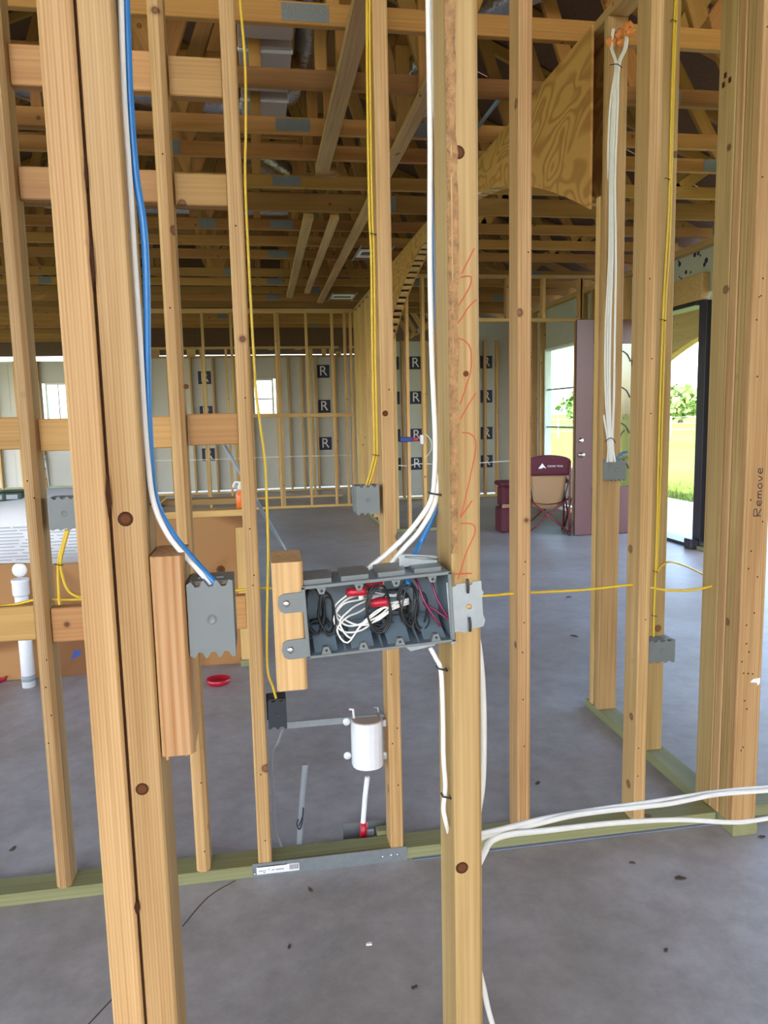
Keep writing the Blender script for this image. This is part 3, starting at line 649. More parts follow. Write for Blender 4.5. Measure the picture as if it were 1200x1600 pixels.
# bar and white outlet box
wo_ = empty('washer_outlet_box', (.25, 2.2, .4), label='white half round plastic outlet box on a thin steel bar', cat='box')
q0, q1 = at(448, 1134, Y=2.225), at(596, 1118, Y=2.225)
box(wo_, 'support_bar', (q0.x, 2.224, q0.z - .010), (q1.x + .01, 2.229, q0.z + .012), STEEL, .001)
cx_, zt_, zb_ = at(574, 1130, Y=2.2).x, at(574, 1132, Y=2.17).z, at(574, 1203, Y=2.17).z
prof = [(-.050, 0)] + [(.050 * math.cos(math.pi * (1 - i / 10)) * 1.0, .060 * math.sin(math.pi * i / 10) ** .7) for i in range(1, 10)] + [(.050, 0)]
prism(wo_, 'half_round_shell', [(x, -y) for x, y in prof], zt_ - zb_, axes((cx_, 2.222, zb_), (1, 0, 0), (0, 1, 0)), WHITEP)
prism(wo_, 'cardboard_cover', [(x * .93, -y * .93) for x, y in prof], .002, axes((cx_, 2.222, zt_), (1, 0, 0), (0, 1, 0)), DUCT)
for dx, z in ((-.064, zt_ - .004), (-.064, zb_ + .032), (.056, zt_ - .02), (.056, zb_ + .02)):
    lathe(wo_, 'mounting_tab', [(.0001, 0), (.012, 0), (.012, .003), (.0001, .003)], axes((cx_ + dx, 2.215, z), (1, 0, 0), (0, 0, 1)), WHITEP, 12)
for dx in (-.042, .036):
    tube(wo_, 'bar_clip', [(cx_ + dx - .012, 2.218, zt_ + .034), (cx_ + dx, 2.214, zt_ + .034), (cx_ + dx + .002, 2.212, zt_ + .006)], .004, WHITEP if dx < 0 else STEEL, 6, 1)
# stub pipe with red sleeve, plates
pp = empty('water_stub', (at(568, 1325, Y=2.3).x, 2.3, 0), label='white water stub pipe rising from a red sleeve', cat='pipe')
tube(pp, 'white_pipe', [at(567, 1290, Y=2.30), at(570, 1250, Y=2.30), at(574, 1214, Y=2.30)], .0085, WHITEP, 12, 4)
tube(pp, 'red_sleeve', [V((at(567, 1320, Y=2.30).x, 2.30, 0.0)), at(569, 1285, Y=2.30)], .012, REDC, 12, 1)
a, b = at(537, 1335, Y=2.325), at(603, 1280, Y=2.325)
box(None, 'shield_plate', (a.x, 2.325, .0), (b.x, 2.328, b.z), STEEL, .0008, label='upright grey metal shield plate behind the red sleeved pipe', cat='metal plate')
a, b = at(563, 1330, Y=2.315), at(584, 1294, Y=2.315)
box(None, 'grey_sleeve_clip', (a.x + .014, 2.306, .0), (b.x, 2.318, b.z), GREYCON, .002, label='grey clip between the red sleeve and the shield plate', cat='clip')
box(wa, 'cut_plate_end', (at(590, 1310, Y=2.262).x, 2.262, 0.0), (at(612, 1310, Y=2.262).x, 2.30, .050), TREATED, .003)
cable('conduit_stub', [(466, 1338), (469, 1300), (472, 1250), (477, 1195)], .0095, GREYCON, 'grey conduit stub standing behind the steel strap', cat='conduit', Y=2.275)
cable('loose_wire', [(467, 1290), (473, 1275), (474, 1262), (472, 1285), (468, 1296), (464, 1288), (466, 1280)], .0022, BLACKP, 'dark wire wrapped round the grey conduit stub', cat='wire', Y=2.262)
cable('grey_cable', [(441, 1140), (434, 1160), (425, 1180), (426, 1230), (429, 1270), (431, 1297), (437, 1315), (447, 1338)], .0036, GREYCON, 'thin grey cable hanging from the black box to the plate', Y=2.26)

# yellow cables in the second wall
cable('yellow_cable', [(-30, 949), (20, 945), (62, 936), (110, 937), (240, 932), (305, 928), (375, 922), (420, 919), (500, 922), (640, 934), (755, 931), (805, 927), (850, 925), (920, 921), (985, 914), (1010, 917), (1040, 922), (1080, 922), (1112, 916)], .0042, YELLOW, 'long yellow cable threaded level through the second wall studs', Y=2.2145)
cable('yellow_cable', [(103, 828), (98, 850), (91, 880), (92, 930), (93, 945)], .0042, YELLOW, 'yellow cable dropping straight from the far left outlet box', Y=2.175)
cable('yellow_cable', [(107, 828), (101, 850), (95, 878), (99, 905), (108, 924), (125, 933), (150, 936, 2.2)], .0042, YELLOW, 'yellow cable curling right below the far left outlet box', Y=2.172)
cable_clip(92, 882, 2.168, .02, label='black cable staple on the yellow pair at far left')
cable('yellow_cable', [(372, -60), (375, 0), (383, 100), (384, 200), (383, 280), (388, 400), (397, 567), (402, 630), (414, 720), (417, 790), (419, 860), (418, 930), (417, 1010), (419, 1052), (426, 1072), (433, 1098), (434, 1106)], .004, YELLOW, 'yellow cable weaving down beside the stud to the black box', Y=2.18)
for dx, nm in ((0, 'left'), (4.5, 'right')):
    cable('yellow_cable', [(572 + dx, -60), (573 + dx, 0), (574 + dx, 150), (577 + dx, 330), (580 + dx, 400), (582 + dx, 560), (585 + dx, 700), (584 + dx, 715), (578 + dx, 740), (571 + dx, 762)], .0036, YELLOW, nm + ' of two yellow cables feeding the box above the four gang box', Y=2.195)
cable_clip(583, 366, 2.185, .016, label='staple high on the yellow pair of the middle stud'); cable_clip(587, 711, 2.185, .018, label='staple just over the middle outlet box')

# ------------------------------------------------------------------ wall C: running away on the right, with the arch
XC0, XC1 = 1.48, 1.569
wc = empty('wall_right_partition', (1.52, 2.6, 0), kind='structure', label='stud wall running away on the right with a wide plywood arch')
plate(wc, XC0, XC1, 2.085, 3.225); plate(wc, XC0, XC1, 8.72, 11.66)
front = board(wc, 'stud', (1.5235, 2.110, .038), (1.5235, 2.110, ZT - .04), .086, .038, (1, 0, 0), PINE, .004, label='corner stud at right with handwritten word')
stud(wc, XC0 + .003, XC1, 2.131, 2.169, .038, ZT - .04, PINE); stud(wc, XC0, XC1 - .03, 2.171, 2.209, .038, ZT - .04, PINE)
stud(wc, XC0 - .002, XC0 + .036, 2.211, 2.300, .038, ZT - .04, PINE)
s7 = stud(wc, XC0, XC1 - .018, 2.655, 2.693, .038, ZT - .04, PINE, label='right wall stud with a yellow cable stapled down it')
stud(wc, XC0, XC1, 3.086, 3.124, .038, ZT - .04, PINE); stud(wc, XC0 + .004, XC1, 3.150, 3.188, .038, 2.32, PINE_F)
board(wc, 'top_plate', (1.5245, 1.1, ZT - .019), (1.5245, 11.66, ZT - .019), .089, .038, (1, 0, 0), PINE)
# arch panels and soffit
YM, HS, CR, RR = 5.95, 2.73, 2.93, 6.1
def arch_z(y): return CR - (RR - math.sqrt(RR * RR - (y - YM) ** 2))
NA = 40
ys = [YM - HS + 2 * HS * i / NA for i in range(NA + 1)]
for x, nm in ((XC0 - .011, 'plywood_panel'), (XC1 + .0, 'plywood_panel')):
    for lo_, hi_ in ((YM - HS, 4.66), (4.663, 7.1), (7.103, YM + HS + .2)):
        yy = [lo_ + (hi_ - lo_) * i / 16 for i in range(17)]
        pts = [(y, arch_z(y) if y <= YM + HS else arch_z(YM + HS)) for y in yy] + [(hi_, ZT - .01), (lo_, ZT - .01)]
        prism(wc, nm, pts, .011, axes((x, 0, 0), (0, 1, 0), (0, 0, 1)), PLY, label='arched plywood facing')
for i in range(NA):
    y0, y1 = ys[i], ys[i + 1]; ym = (y0 + y1) / 2; z = arch_z(ym); sl_ = (arch_z(y1) - arch_z(y0)) / (y1 - y0)
    t_ = V((0, 1, sl_)).normalized(); wdt = .062 + .02 * (i % 2)
    board(wc, 'soffit_strip', (XC0, ym, z + .010), (XC1, ym, z + .010), wdt * .95, .014 + .006 * (i % 2), t_, PINE_F, .002)
# far arch post and wall beyond
for y0 in (8.70, 8.745): stud(wc, XC0, XC1, y0, y0 + .038, .038, 2.30 if y0 < 8.72 else ZT - .04, PINE)
for y0 in (9.15, 9.556, 9.962, 10.368, 10.774, 11.18, 11.55, 11.62): stud(wc, XC0, XC1, y0, y0 + .038, .038, ZT - .04, PINE_F)
rn = random.Random(77)
for i in range(34):
    x, y = rn.choice(((1.5, 0), (1.53, 0), (1.55, 0), (1.51, 0))); z = rn.uniform(.15, 2.9)
    lathe(front, 'nail_dimple', [(.0001, .0003), (.0022, .0003), (.0028, 0)], axes((x + rn.uniform(-.01, .01), 2.0909, z), (1, 0, 0), (0, 0, 1)), PITCHW, 8)
# writing and marks on the corner stud
mwf = M(((1, 0, 0, 0), (0, 0, -1, 2.0908), (0, 1, 0, 0), (0, 0, 0, 1)))
strokes = {'R': ([[(0, 0), (0, 1)], [(0, 1), (.5, .95), (.5, .6), (0, .5), (.55, 0)]], .8), 'e': ([[(0, .3), (.4, .35), (.35, .58), (.1, .55), (.02, .2), (.25, 0), (.45, .1)]], .62),
           'm': ([[(0, 0), (.02, .55), (.05, .4), (.2, .56), (.28, .4), (.28, 0), (.32, .42), (.48, .55), (.55, .35), (.56, 0)]], .75), 'o': ([[(.2, .55), (.0, .3), (.15, 0), (.4, .15), (.38, .5), (.2, .55)]], .6),
           'v': ([[(0, .55), (.2, 0), (.42, .58)]], .58)}
pA, pB = at(1187, 806, Y=2.0908), at(1190, 728, Y=2.0908)
sc_ = .040; u = 0.0; ltot = sum(strokes[c][1] for c in 'Remove'); kx = (pB.z - pA.z) / ltot
for ch in 'Remove':
    for stt in strokes[ch][0]:
        ribbon(front, 'handwriting', [(pA.x + .004 - y * sc_ * .62 , pA.z + (u + x) * kx) for x, y in stt], .0032, mwf, INK, sub=3)
    u += strokes[ch][1]
prism(front, 'paint_smear', [(0, 0), (.012, .010), (.036, .012), (.036, -.006), (.028, -.014), (.025, -.004)], .0006, M.Translation(V((at(1172, 1066, Y=2.09).x, 2.0908, at(1172, 1066, Y=2.09).z))) @ M.Rotation(math.pi / 2, 4, 'X'), PRINTW)
for px, py in ((1133, 118), (1140, 125), (1130, 133)):
    p = at(px, py, X=XC0 - .0022); box(wc, 'grade_stamp', (XC0 - .0026, p.y - .008, p.z - .008), (XC0 - .0018, p.y + .006, p.z + .008), PITCHW, .0002)
# yellow cable and box on the right wall
cable('yellow_cable', [(1058, -60), (1055, 0), (1050, 130), (1046, 300), (1041, 400), (1037, 470), (1031, 640), (1027, 800), (1024, 900), (1022, 960), (1021, 1008)], .0042, YELLOW, 'left of two yellow cables stapled down the right wall stud', Y=2.647)
cable('yellow_cable', [(1061, -60), (1058, 0), (1053, 130), (1049, 300), (1045, 400), (1040, 480), (1035, 640), (1030, 800), (1026, 890), (1033, 884), (1047, 878, 2.66), (1070, 884, 2.72), (1098, 897, 2.8)], .0040, YELLOW, 'right of two yellow cables, bending off towards the corner', Y=2.649)
for k_, (px, py) in enumerate(((1052, 33), (1042, 280), (1036, 500), (1024, 893), (1022, 962))): cable_clip(px, py, 2.643, .018, label=['topmost', 'second', 'third', 'fourth', 'lowest'][k_] + ' staple on the yellow cables of the right wall stud')
a, b = at(1011, 1036, Y=2.60), at(1052, 997, Y=2.60)
gang_box('outlet_box', (a.x, 2.585, a.z), (b.x, 2.66, b.z), GREY, 'grey outlet box at the foot of the stapled yellow cables', nt=3)
# white bundle, orange foam, box on arch post
offs = [(-5, 0), (-1, 3), (3, 1), (7, 4), (1, 7)]
for i, (o1, o2) in enumerate(offs):
    x0 = 957 if i < 2 else 975
    cable('white_cable', [(x0 + o1 * .5 + 3, 45), (x0 + o1 * .5, 75), (964 + o1 * .5, 104), (958 + o1, 170), (954 + o1, 280), (953 + o1 * 1.3, 400), (948 + o1 * 1.8, 520), (948 + o1 * 1.6, 620), (953 + o1 * .6, 690), (954 + o1 * 1.0, 722)], .0043, WHITEW, ['leftmost', 'second', 'third', 'fourth', 'rightmost'][i] + ' white cable of the bundle hanging from the orange foam', X=1.488)
tube(None, 'cable_tie', [at(953, 102, X=1.475), at(964, 100, X=1.472), at(972, 106, X=1.475)], .0018, TIE, 6, 3, label='black tie round the top of the hanging white bundle', cat='tie')
tube(None, 'cable_tie', [at(945, 690, X=1.475), at(955, 684, X=1.472), at(962, 692, X=1.475)], .0018, TIE, 6, 3, label='black tie round the foot of the hanging white bundle', cat='tie')
def blob(name, c, r, mat, seed, **k):
    rnd = random.Random(seed); vs, fs = [], []; nu, nv = 12, 8
    ph = [rnd.uniform(0, 6.28) for _ in range(6)]
    for i in range(nv + 1):
        for j in range(nu):
            th, a = math.pi * i / nv, 2 * math.pi * j / nu
            k_ = r * (1 + .22 * math.sin(3 * a + ph[0]) * math.sin(2 * th + ph[1]) + .15 * math.sin(5 * th + ph[2] + 2 * a))
            vs.append((k_ * math.sin(th) * math.cos(a), k_ * math.sin(th) * math.sin(a), k_ * math.cos(th)))
    for i in range(nv):
        for j in range(nu): q = (j + 1) % nu; fs.append((i * nu + j, (i + 1) * nu + j, (i + 1) * nu + q, i * nu + q))
    return link(mesh(name, vs, fs, True), name, mat, k.pop('parent', None), M.Translation(V(c)), **k)
fo = empty('fire_foam', at(970, 55, X=1.50), label='orange fire sealing foam blobs around the white cables at the top', cat='foam')
for i, (px, py, r) in enumerate(((955, 66, .020), (969, 53, .018), (970, 66, .014), (982, 42, .018), (985, 50, .016), (980, 52, .013))): blob('foam_blob', at(px, py, X=1.49), r, FOAMO, i, parent=fo)
tube(fo, 'foam_backing', [at(955, 60, X=1.505), at(985, 42, X=1.505)], .012, FOAMO, 8, 1)
a, b = at(946, 752, Y=3.06), at(976, 716, Y=3.06)
gang_box('switch_box', (a.x, 3.045, a.z), (b.x, 3.12, b.z), GREY, 'grey switch box below the hanging white cable bundle', nt=4)
cable('blue_cable', [(962, 722), (966, 714), (973, 708), (980, 706)], .0045, BLUEW, 'short blue cable stub entering the box under the white bundle', Y=3.05)
cable('loose_wire', [(972, 712), (966, 700), (970, 680), (976, 672)], .0025, BLACKP, 'thin dark wire looping beside the blue stub', cat='wire', Y=3.12)
# green plate continues; a near right wall piece

# ------------------------------------------------------------------ island with wrapped goods on the left
XI1 = -0.10
isl = empty('island_base', (-1.3, 4.4, 0), label='low kitchen island base clad in brown plywood on the left', cat='island')
for x0, x1 in ((-2.7, -1.48), (-1.478, XI1)): box(isl, 'plywood_panel', (x0, 4.245, .0), (x1, 4.26, .86), PLYD, .002)
box(isl, 'end_panel', (XI1 - .014, 4.262, .0), (XI1, 5.0, .86), PLYD, .002)
for x in (-2.3, -1.9, -1.5, -1.1, -.7, -.3): stud(isl, x, x + .038, 4.262, 4.351, .038, .822, PINE_F)
board(isl, 'corner_post', (XI1 - .03, 4.222, .0), (XI1 - .03, 4.222, .80), .065, .038, (1, 0, 0), PINE_F)
box(isl, 'post_foot', (XI1 - .068, 4.18, .0), (XI1 + .005, 4.241, .035), TREATED, .002)
board(isl, 'top_plate', (-2.7, 4.31, .879), (XI1, 4.31, .879), .14, .038, (0, 1, 0), PINE_F)
board(isl, 'top_plate', (-2.7, 4.93, .879), (XI1, 4.93, .879), .14, .038, (0, 1, 0), PINE_F)
box(isl, 'top_sheet', (-2.7, 4.25, .90), (-0.62, 5.0, .915), OSB, .002)
p = at(345, 890, Y=4.245); lathe(isl, 'knot', [(.0001, .0008), (.022, .0008), (.024, 0)], axes((p.x, 4.2448, p.z), (1, 0, 0), (0, 0, 1)), KNOT, 14)
p = at(117, 1025, Y=4.245); prism(isl, 'blue_paint_mark', [(-.03, -.03), (0, -.01), (.03, .0), (.035, .03), (-.005, .035), (-.01, .005)], .0006, axes((p.x, 4.2444, p.z), (1, 0, 0), (0, 0, 1)), BLUEP)
wr = empty('wrapped_bundle', (-1.6, 4.5, .915), label='white printed plastic wrapped bundle lying on the island', cat='bundle')
# wrap: a slab drooping over the island front
vs, fs = [], []; nx = 18
xs = [-2.6 + (2.6 - .86) * i / nx for i in range(nx + 1)]
prof = [(4.95, 1.0), (4.5, 1.02), (4.30, .985), (4.215, .93), (4.205, .80), (4.21, .655), (4.225, .655), (4.235, .80), (4.26, .917), (4.95, .917)]
for i, x in enumerate(xs):
    for j, (y, z) in enumerate(prof): vs.append((x, y + .008 * math.sin(i * 1.7 + j), z + (.010 * math.sin(i * .9 + j * .6) if 0 < j < 6 else 0) - (.05 * (1 - i / nx) if 1 <= j <= 3 else 0)))
np_ = len(prof)
for i in range(nx):
    for j in range(np_): q = (j + 1) % np_; fs.append((i * np_ + j, (i + 1) * np_ + j, (i + 1) * np_ + q, i * np_ + q))
fs.append(tuple(range(np_))[::-1]); fs.append(tuple(range(nx * np_, nx * np_ + np_)))
wrapm = link(mesh('plastic_wrap', vs, fs, True), 'plastic_wrap', PAPER, wr)
rnd = random.Random(3)
for i in range(11):
    z = .68 + i * .0175; x = -1.42
    while x < -.92:
        l_ = rnd.uniform(.05, .16); x2 = min(x + l_, -.9)
        box(wrapm, 'printed_line', (x, 4.188, z), (x2, 4.1895, z + .004), PRINTG, .0003); x = x2 + rnd.uniform(.012, .03)
for i, (px0, px1, py0, py1, rot) in enumerate(((-4, 12, 790, 815, 0), (10, 36, 783, 806, 0))):
    a, b = at(px0, py1, Y=4.4), at(px1, py0, Y=4.4)
    g = empty('retail_pack', (a.x, 4.4, a.z), label=('left' if i == 0 else 'right') + ' dark green and black pack lying on the wrapped bundle', cat='pack')
    box(g, 'pack_body', (a.x, 4.38, 1.0 - .02), (b.x, 4.55, 1.03), GREENP, .008); box(g, 'pack_label', (a.x + .015, 4.378, .99), (b.x - .02, 4.381, 1.015), PRINTG, .0005)
# spray bottle
p = at(378, 815, Y=4.31)
sb = empty('spray_bottle', (p.x, 4.31, .898), label='orange bottle with white cap standing on the island end', cat='bottle')
lathe(sb, 'bottle_body', [(.0001, 0), (.026, 0), (.028, .004), (.028, .07), (.024, .085), (.014, .098), (.013, .105), (.0001, .105)], M.Translation(V((p.x, 4.31, .898))), ORANGE, 18)
lathe(sb, 'bottle_cap', [(.0001, 0), (.016, 0), (.016, .02), (.010, .028), (.010, .045), (.0001, .047)], M.Translation(V((p.x, 4.31, 1.003))), WHITEP, 16)
tube(sb, 'trigger', [(p.x, 4.30, 1.045), (p.x - .03, 4.29, 1.048), (p.x - .04, 4.285, 1.02)], .006, WHITEP, 6, 2)
# plumbing vent on the left
pv = empty('drain_pipe', (-1.30, 4.12, 0), label='white plastic drain pipe standing before the island plywood', cat='pipe')
p0, p1, p2 = at(35, 1062, Y=4.12), at(33, 925, Y=4.12), at(20, 907, Y=4.12)
lathe(pv, 'pipe', [(.0001, 0), (.034, 0), (.034, .52), (.0001, .52)], M.Translation(V((p1.x, 4.12, 0))), WHITEP, 20)
lathe(pv, 'coupling', [(.0001, 0), (.038, 0), (.042, .01), (.042, .07), (.044, .075), (.044, .09), (.036, .092), (.036, .07), (.0001, .07)], M.Translation(V((p1.x, 4.12, .50))), WHITEP, 20)
lathe(pv, 'tape_collar', [(.0001, 0), (.036, 0), (.036, .03), (.0001, .03)], M.Translation(V((p1.x, 4.12, .035))), GREYCON, 16)
p = at(30, 891, Y=4.235)
tg = lathe(None, 'round_tag', [(.0001, .006), (.036, .006), (.040, .002), (.040, 0)], axes((p.x, 4.244, p.z), (1, 0, 0), (0, 0, 1)), WHITEP, 20, label='round white cap on the island plywood above the drain pipe', cat='cap')
for i, (px, py, lab) in enumerate(((342, 1066, 'shallow red plastic dish on the floor by the island end'), (-4, 1062, 'red plastic dish on the floor at the left edge'))):
    p = at(px, py, Z=.0)
    lathe(None, 'red_dish', [(.0001, .004), (.05, .004), (.062, .028), (.066, .028), (.055, 0), (.0001, 0)], M.Translation(V((p.x, p.y - .02, 0.001))) @ M.Diagonal((1.0, .9, 1, 1)), REDC, 20, label=lab, cat='dish')
tube(None, 'broom_handle', [at(348, 692, Y=5.5), at(397, 776, Y=5.25), at(452, 872, Y=4.98)], .013, GREYCON, 10, 2, label='grey pole slanting down behind the island end', cat='pole')

# ------------------------------------------------------------------ wall E: entry partition, wall F: far partition
we = empty('wall_entry', (2.6, 8.8, 0), kind='structure', label='framed partition with a wide headed opening near the front door')
plate(we, 1.57, 2.20, 8.80, 8.889); plate(we, 3.90, 4.36, 8.80, 8.889)
for x in (1.58, 1.735, 1.93, 2.16, 3.87, 3.912): stud(we, x, x + .038, 8.80, 8.889, .038, ZT - .04 if x not in (3.87,) else 2.50, PINE_F)
board(we, 'header', (2.16, 8.8445, 2.52), (3.95, 8.8445, 2.52), .038, .089, (0, 0, 1), PINE_F)
for x in (2.55, 2.97, 3.43, 3.90): stud(we, x, x + .038, 8.80, 8.889, 2.54, ZT - .04, PINE_F, name='cripple')
board(we, 'top_plate', (1.57, 8.8445, ZT - .02), (4.36, 8.8445, ZT - .02), .089, .038, (0, 1, 0), PINE_F)
wf = empty('wall_far_partition', (0, 11.7, 0), kind='structure', label='far interior stud wall with a mid height rail')
plate(wf, -2.6, 1.48, 11.70, 11.789, PINE_F)
for x in (-2.5, -2.1, -1.7, -1.2, -.82, -.40, .27, .31, .735, 1.135, 1.33, 1.42): stud(wf, x, x + .038, 11.70, 11.789, .038, ZT - .04, PINE_F)
board(wf, 'mid_rail', (-.10, 11.69, 1.455), (1.45, 11.69, 1.435), .06, .038, (0, 0, 1), PINE_F)
board(wf, 'top_plate', (-2.6, 11.7445, ZT - .02), (1.48, 11.7445, ZT - .02), .089, .06, (0, 1, 0), PINE_F)
tube(None, 'white_wire', [(-2.2, 11.74, .82), (-.8, 11.74, .80), (.3, 11.74, .81), (1.4, 11.74, .80)], .006, WHITEW, 6, 4, label='thin white wire strung level through the far partition studs', cat='wire')
# further partition with plates seen through it
wg2 = empty('wall_left_partition', (-1, 13.2, 0), kind='structure')
for x in (-3.1, -2.72, -2.35, -2.0, -.95, -.55, -.15, .9, 1.28): stud(wg2, x, x + .038, 13.2, 13.289, .038, 2.6, PINE_F)
plate(wg2, -3.1, 1.4, 13.2, 13.289, PINE_F); board(wg2, 'top_plate', (-3.1, 13.2445, 2.62), (1.4, 13.2445, 2.62), .089, .038, (0, 1, 0), PINE_F)

# ------------------------------------------------------------------ exterior walls with foam sheathing
def logo(parent, mw, s=0.16, dark=True):
    """navy printed square with a white letter"""
    o = prism(parent, 'logo_print', [(-s / 2, -s / 2), (s / 2, -s / 2), (s / 2, s / 2), (-s / 2, s / 2)], .0015, mw, NAVY)
    text(parent, 'logo_letter', 'R', s * 1.05, mw @ M.Translation((0, 0, .0025)), PRINTW)
    for i in range(3): box(parent, 'logo_line', (0, 0, 0), (.01, .002, .001), NAVY) if False else None
    return o
far = empty('wall_far', (1, 14.6, 0), kind='structure', label='far outer wall of grey foam board with navy printed squares')
YF = 14.6
win = (-.085, .245, 1.50, 2.13)      # window in the far wall
pan = []
for x0, x1 in ((-2.6, -1.4), (-1.397, -.2), (.36, 1.02), (1.023, 1.9)):
    pan.append(box(far, 'foam_panel', (x0, YF, .06), (x1, YF + .03, 2.60), FOAMB, .002))
box(far, 'foam_panel', (-.197, YF, .06), (.357, YF + .03, win[2] - .03), FOAMB, .002); box(far, 'foam_panel', (-.197, YF, win[3] + .03), (.357, YF + .03, 2.60), FOAMB, .002)
for x in (-2.5, -2.09, -1.68, -1.27, -.86, -.45, -.15, .32, .55, .80, 1.08, 1.45, 1.86): stud(far, x, x + .038, YF - .089, YF, .04, 2.60, PINE_F)
plate(far, -2.6, 1.9, YF - .089, YF, PINE_F); board(far, 'top_plate', (-2.6, YF - .045, 2.58), (1.9, YF - .045, 2.58), .089, .038, (0, 1, 0), PINE_F)
rnd = random.Random(21); x = -2.6
while x < 1.85:
    wd0 = rnd.uniform(.03, .16); hh = rnd.choice((.03, .06, .16, .16)); up = rnd.random() < .5
    box(far, 'eave_block', (x, YF - .02, 2.60 if not up else 2.765 - hh), (x + wd0, YF + .02, 2.60 + hh if not up else 2.765), PINE_F, .002); x += wd0 + rnd.uniform(.06, .32)
for z in (2.29, 1.62, .90): logo(pan[3], axes((1.24, YF - .001, z), (1, 0, 0), (0, 0, 1)), .25)
for z in (2.2, 1.55, .75): logo(pan[1], axes((-1.0, YF - .001, z), (1, 0, 0), (0, 0, 1)), .24)
def window(n, wall, x0, x1, z0, z1, fixed, axis='Y', mull=(.5,), vm=(), frame=WHITEF, dep=.08, **k):
    """single hung window: frame, muntins and pane; plane at Y=fixed or X=fixed"""
    def bx(par, nm, u0, u1, a0, a1, d0, d1, mat, **q):
        if axis == 'Y': return box(par, nm, (u0, fixed + d0, a0), (u1, fixed + d1, a1), mat, .002, **q)
        return box(par, nm, (fixed + d0, u0, a0), (fixed + d1, u1, a1), mat, .002, **q)
    c = ((x0 + x1) / 2, fixed, z0) if axis == 'Y' else (fixed, (x0 + x1) / 2, z0)
    wn = empty('window_%d' % n, c, kind='structure', **k); f = .035
    bx(wn, 'window_frame', x0 - f, x0, z0 - f, z1 + f, -.02, dep, frame); bx(wn, 'window_frame', x1, x1 + f, z0 - f, z1 + f, -.02, dep, frame)
    bx(wn, 'window_frame', x0, x1, z0 - f, z0, -.02, dep, frame); bx(wn, 'window_frame', x0, x1, z1, z1 + f, -.02, dep, frame)
    for q in mull: bx(wn, 'muntin', x0, x1, z0 + (z1 - z0) * q - .012, z0 + (z1 - z0) * q + .012, .01, .035, GREYCON)
    for q in vm: bx(wn, 'muntin', x0 + (x1 - x0) * q - .010, x0 + (x1 - x0) * q + .010, z0, z1, .012, .033, GREYCON)
    bx(wn, 'pane', x0, x1, z0, z1, .02, .024, GLASS)
    return wn
window(1, far, win[0], win[1], win[2], win[3], YF, mull=(.45,), label='small bright window in the far foam board wall')
# far left wall
fl = empty('wall_far_left', (-4, 17, 0), kind='structure', label='pale foam board wall at the far left')
YL = 17.0
wl = (-4.45, -4.05, 1.50, 2.22)
for x0, x1 in ((-9, -7.2), (-7.197, -6.0), (-5.997, -5.2), (-5.197, -4.55), (-3.95, -2.6)): box(fl, 'foam_panel', (x0, YL, .06), (x1, YL + .03, 2.72), FOAMB, .002)
box(fl, 'foam_panel', (-4.547, YL, .06), (-3.953, YL + .03, wl[2] - .03), FOAMB, .002); box(fl, 'foam_panel', (-4.547, YL, wl[3] + .03), (-3.953, YL + .03, 2.72), FOAMB, .002)
for x in (-5.9, -5.5, -5.08, -4.62, -3.9, -3.5, -3.1): stud(fl, x, x + .038, YL - .089, YL, .04, 2.72, PINE_F)
plate(fl, -9, -2.6, YL - .089, YL, PINE_F)
window(2, fl, wl[0], wl[1], wl[2], wl[3], YL, mull=(), vm=(.55,), label='bright window at far left between two studs')
rt_ = empty('wall_far_link', (-2.6, 15.8, 0), kind='structure')
box(rt_, 'foam_panel', (-2.63, YF, .05), (-2.6, YL, 2.72), FOAMB, .002)
# right far wall (beyond entry)
YR = 12.3
fr_ = empty('wall_far_right', (3, YR, 0), kind='structure', label='dim foam board wall with printed squares beyond the entry')
for x0, x1 in ((1.9, 2.45), (2.453, 3.35), (3.353, 4.38)):
    pn = box(fr_, 'foam_panel', (x0, YR, .06), (x1, YR + .03, 2.62 if x0 < 3.3 else 3.0), FOAMB, .002)
    for z in (2.27, 1.70, 1.08, .60): logo(pn, axes(((2.58 if x0 > 2.4 and x0 < 3 else 2.2 if x0 < 2.4 else 3.80), YR - .001, z), (1, 0, 0), (0, 0, 1)), .21)
for x in (1.92, 2.33, 2.73, 2.92, 3.33, 3.62, 3.74, 3.95, 4.2): stud(fr_, x, x + .038, YR - .089, YR, .04, 2.62, PINE_F)
plate(fr_, 1.9, 4.38, YR - .089, YR, PINE_F)
box(fr_, 'foam_panel', (1.87, YR + .03, .05), (1.9, YF, 2.6), FOAMB, .002)
# exterior right wall D with door opening and window
XD = 4.38
wd_ = empty('wall_right', (XD, 8, 0), kind='structure', label='outer right wall of foam board with the front door opening')
dY0, dY1, dZ = 6.93, 7.93, 2.42
wY0, wY1, wZ0, wZ1 = 9.72, 11.02, .62, 2.33
def dpan(y0, y1, z0, z1): return box(wd_, 'foam_panel', (XD, y0, z0), (XD + .03, y1, z1), FOAMB, .002)
dpan(dY0 - .30, dY0 - .14, .06, 3.0); dh = dpan(dY0 - .137, dY1 + .05, dZ + .12, 3.0); d3 = dpan(dY1 + .053, wY0 - .04, .06, 3.0); dpan(wY0 - .037, wY1 + .04, wZ1 + .04, 3.0); dpan(wY0 - .037, wY1 + .04, .06, wZ0 - .04); d5 = dpan(wY1 + .043, YR, .06, 3.0)
for y in (6.62, 8.02, 8.42, 8.95, 9.30, 9.62, 11.10, 11.45, 11.85, 12.15): stud(wd_, XD - .089, XD, y, y + .038, .04, 2.98, PINE_F)
plate(wd_, XD - .089, XD, dY1 + .03, YR); plate(wd_, XD - .089, XD, 6.6, dY0 - .14)
box(wd_, 'door_header', (XD - .089, dY0 - .08, dZ + .045), (XD - .002, dY1 + .08, dZ + .30), OSB, .003)
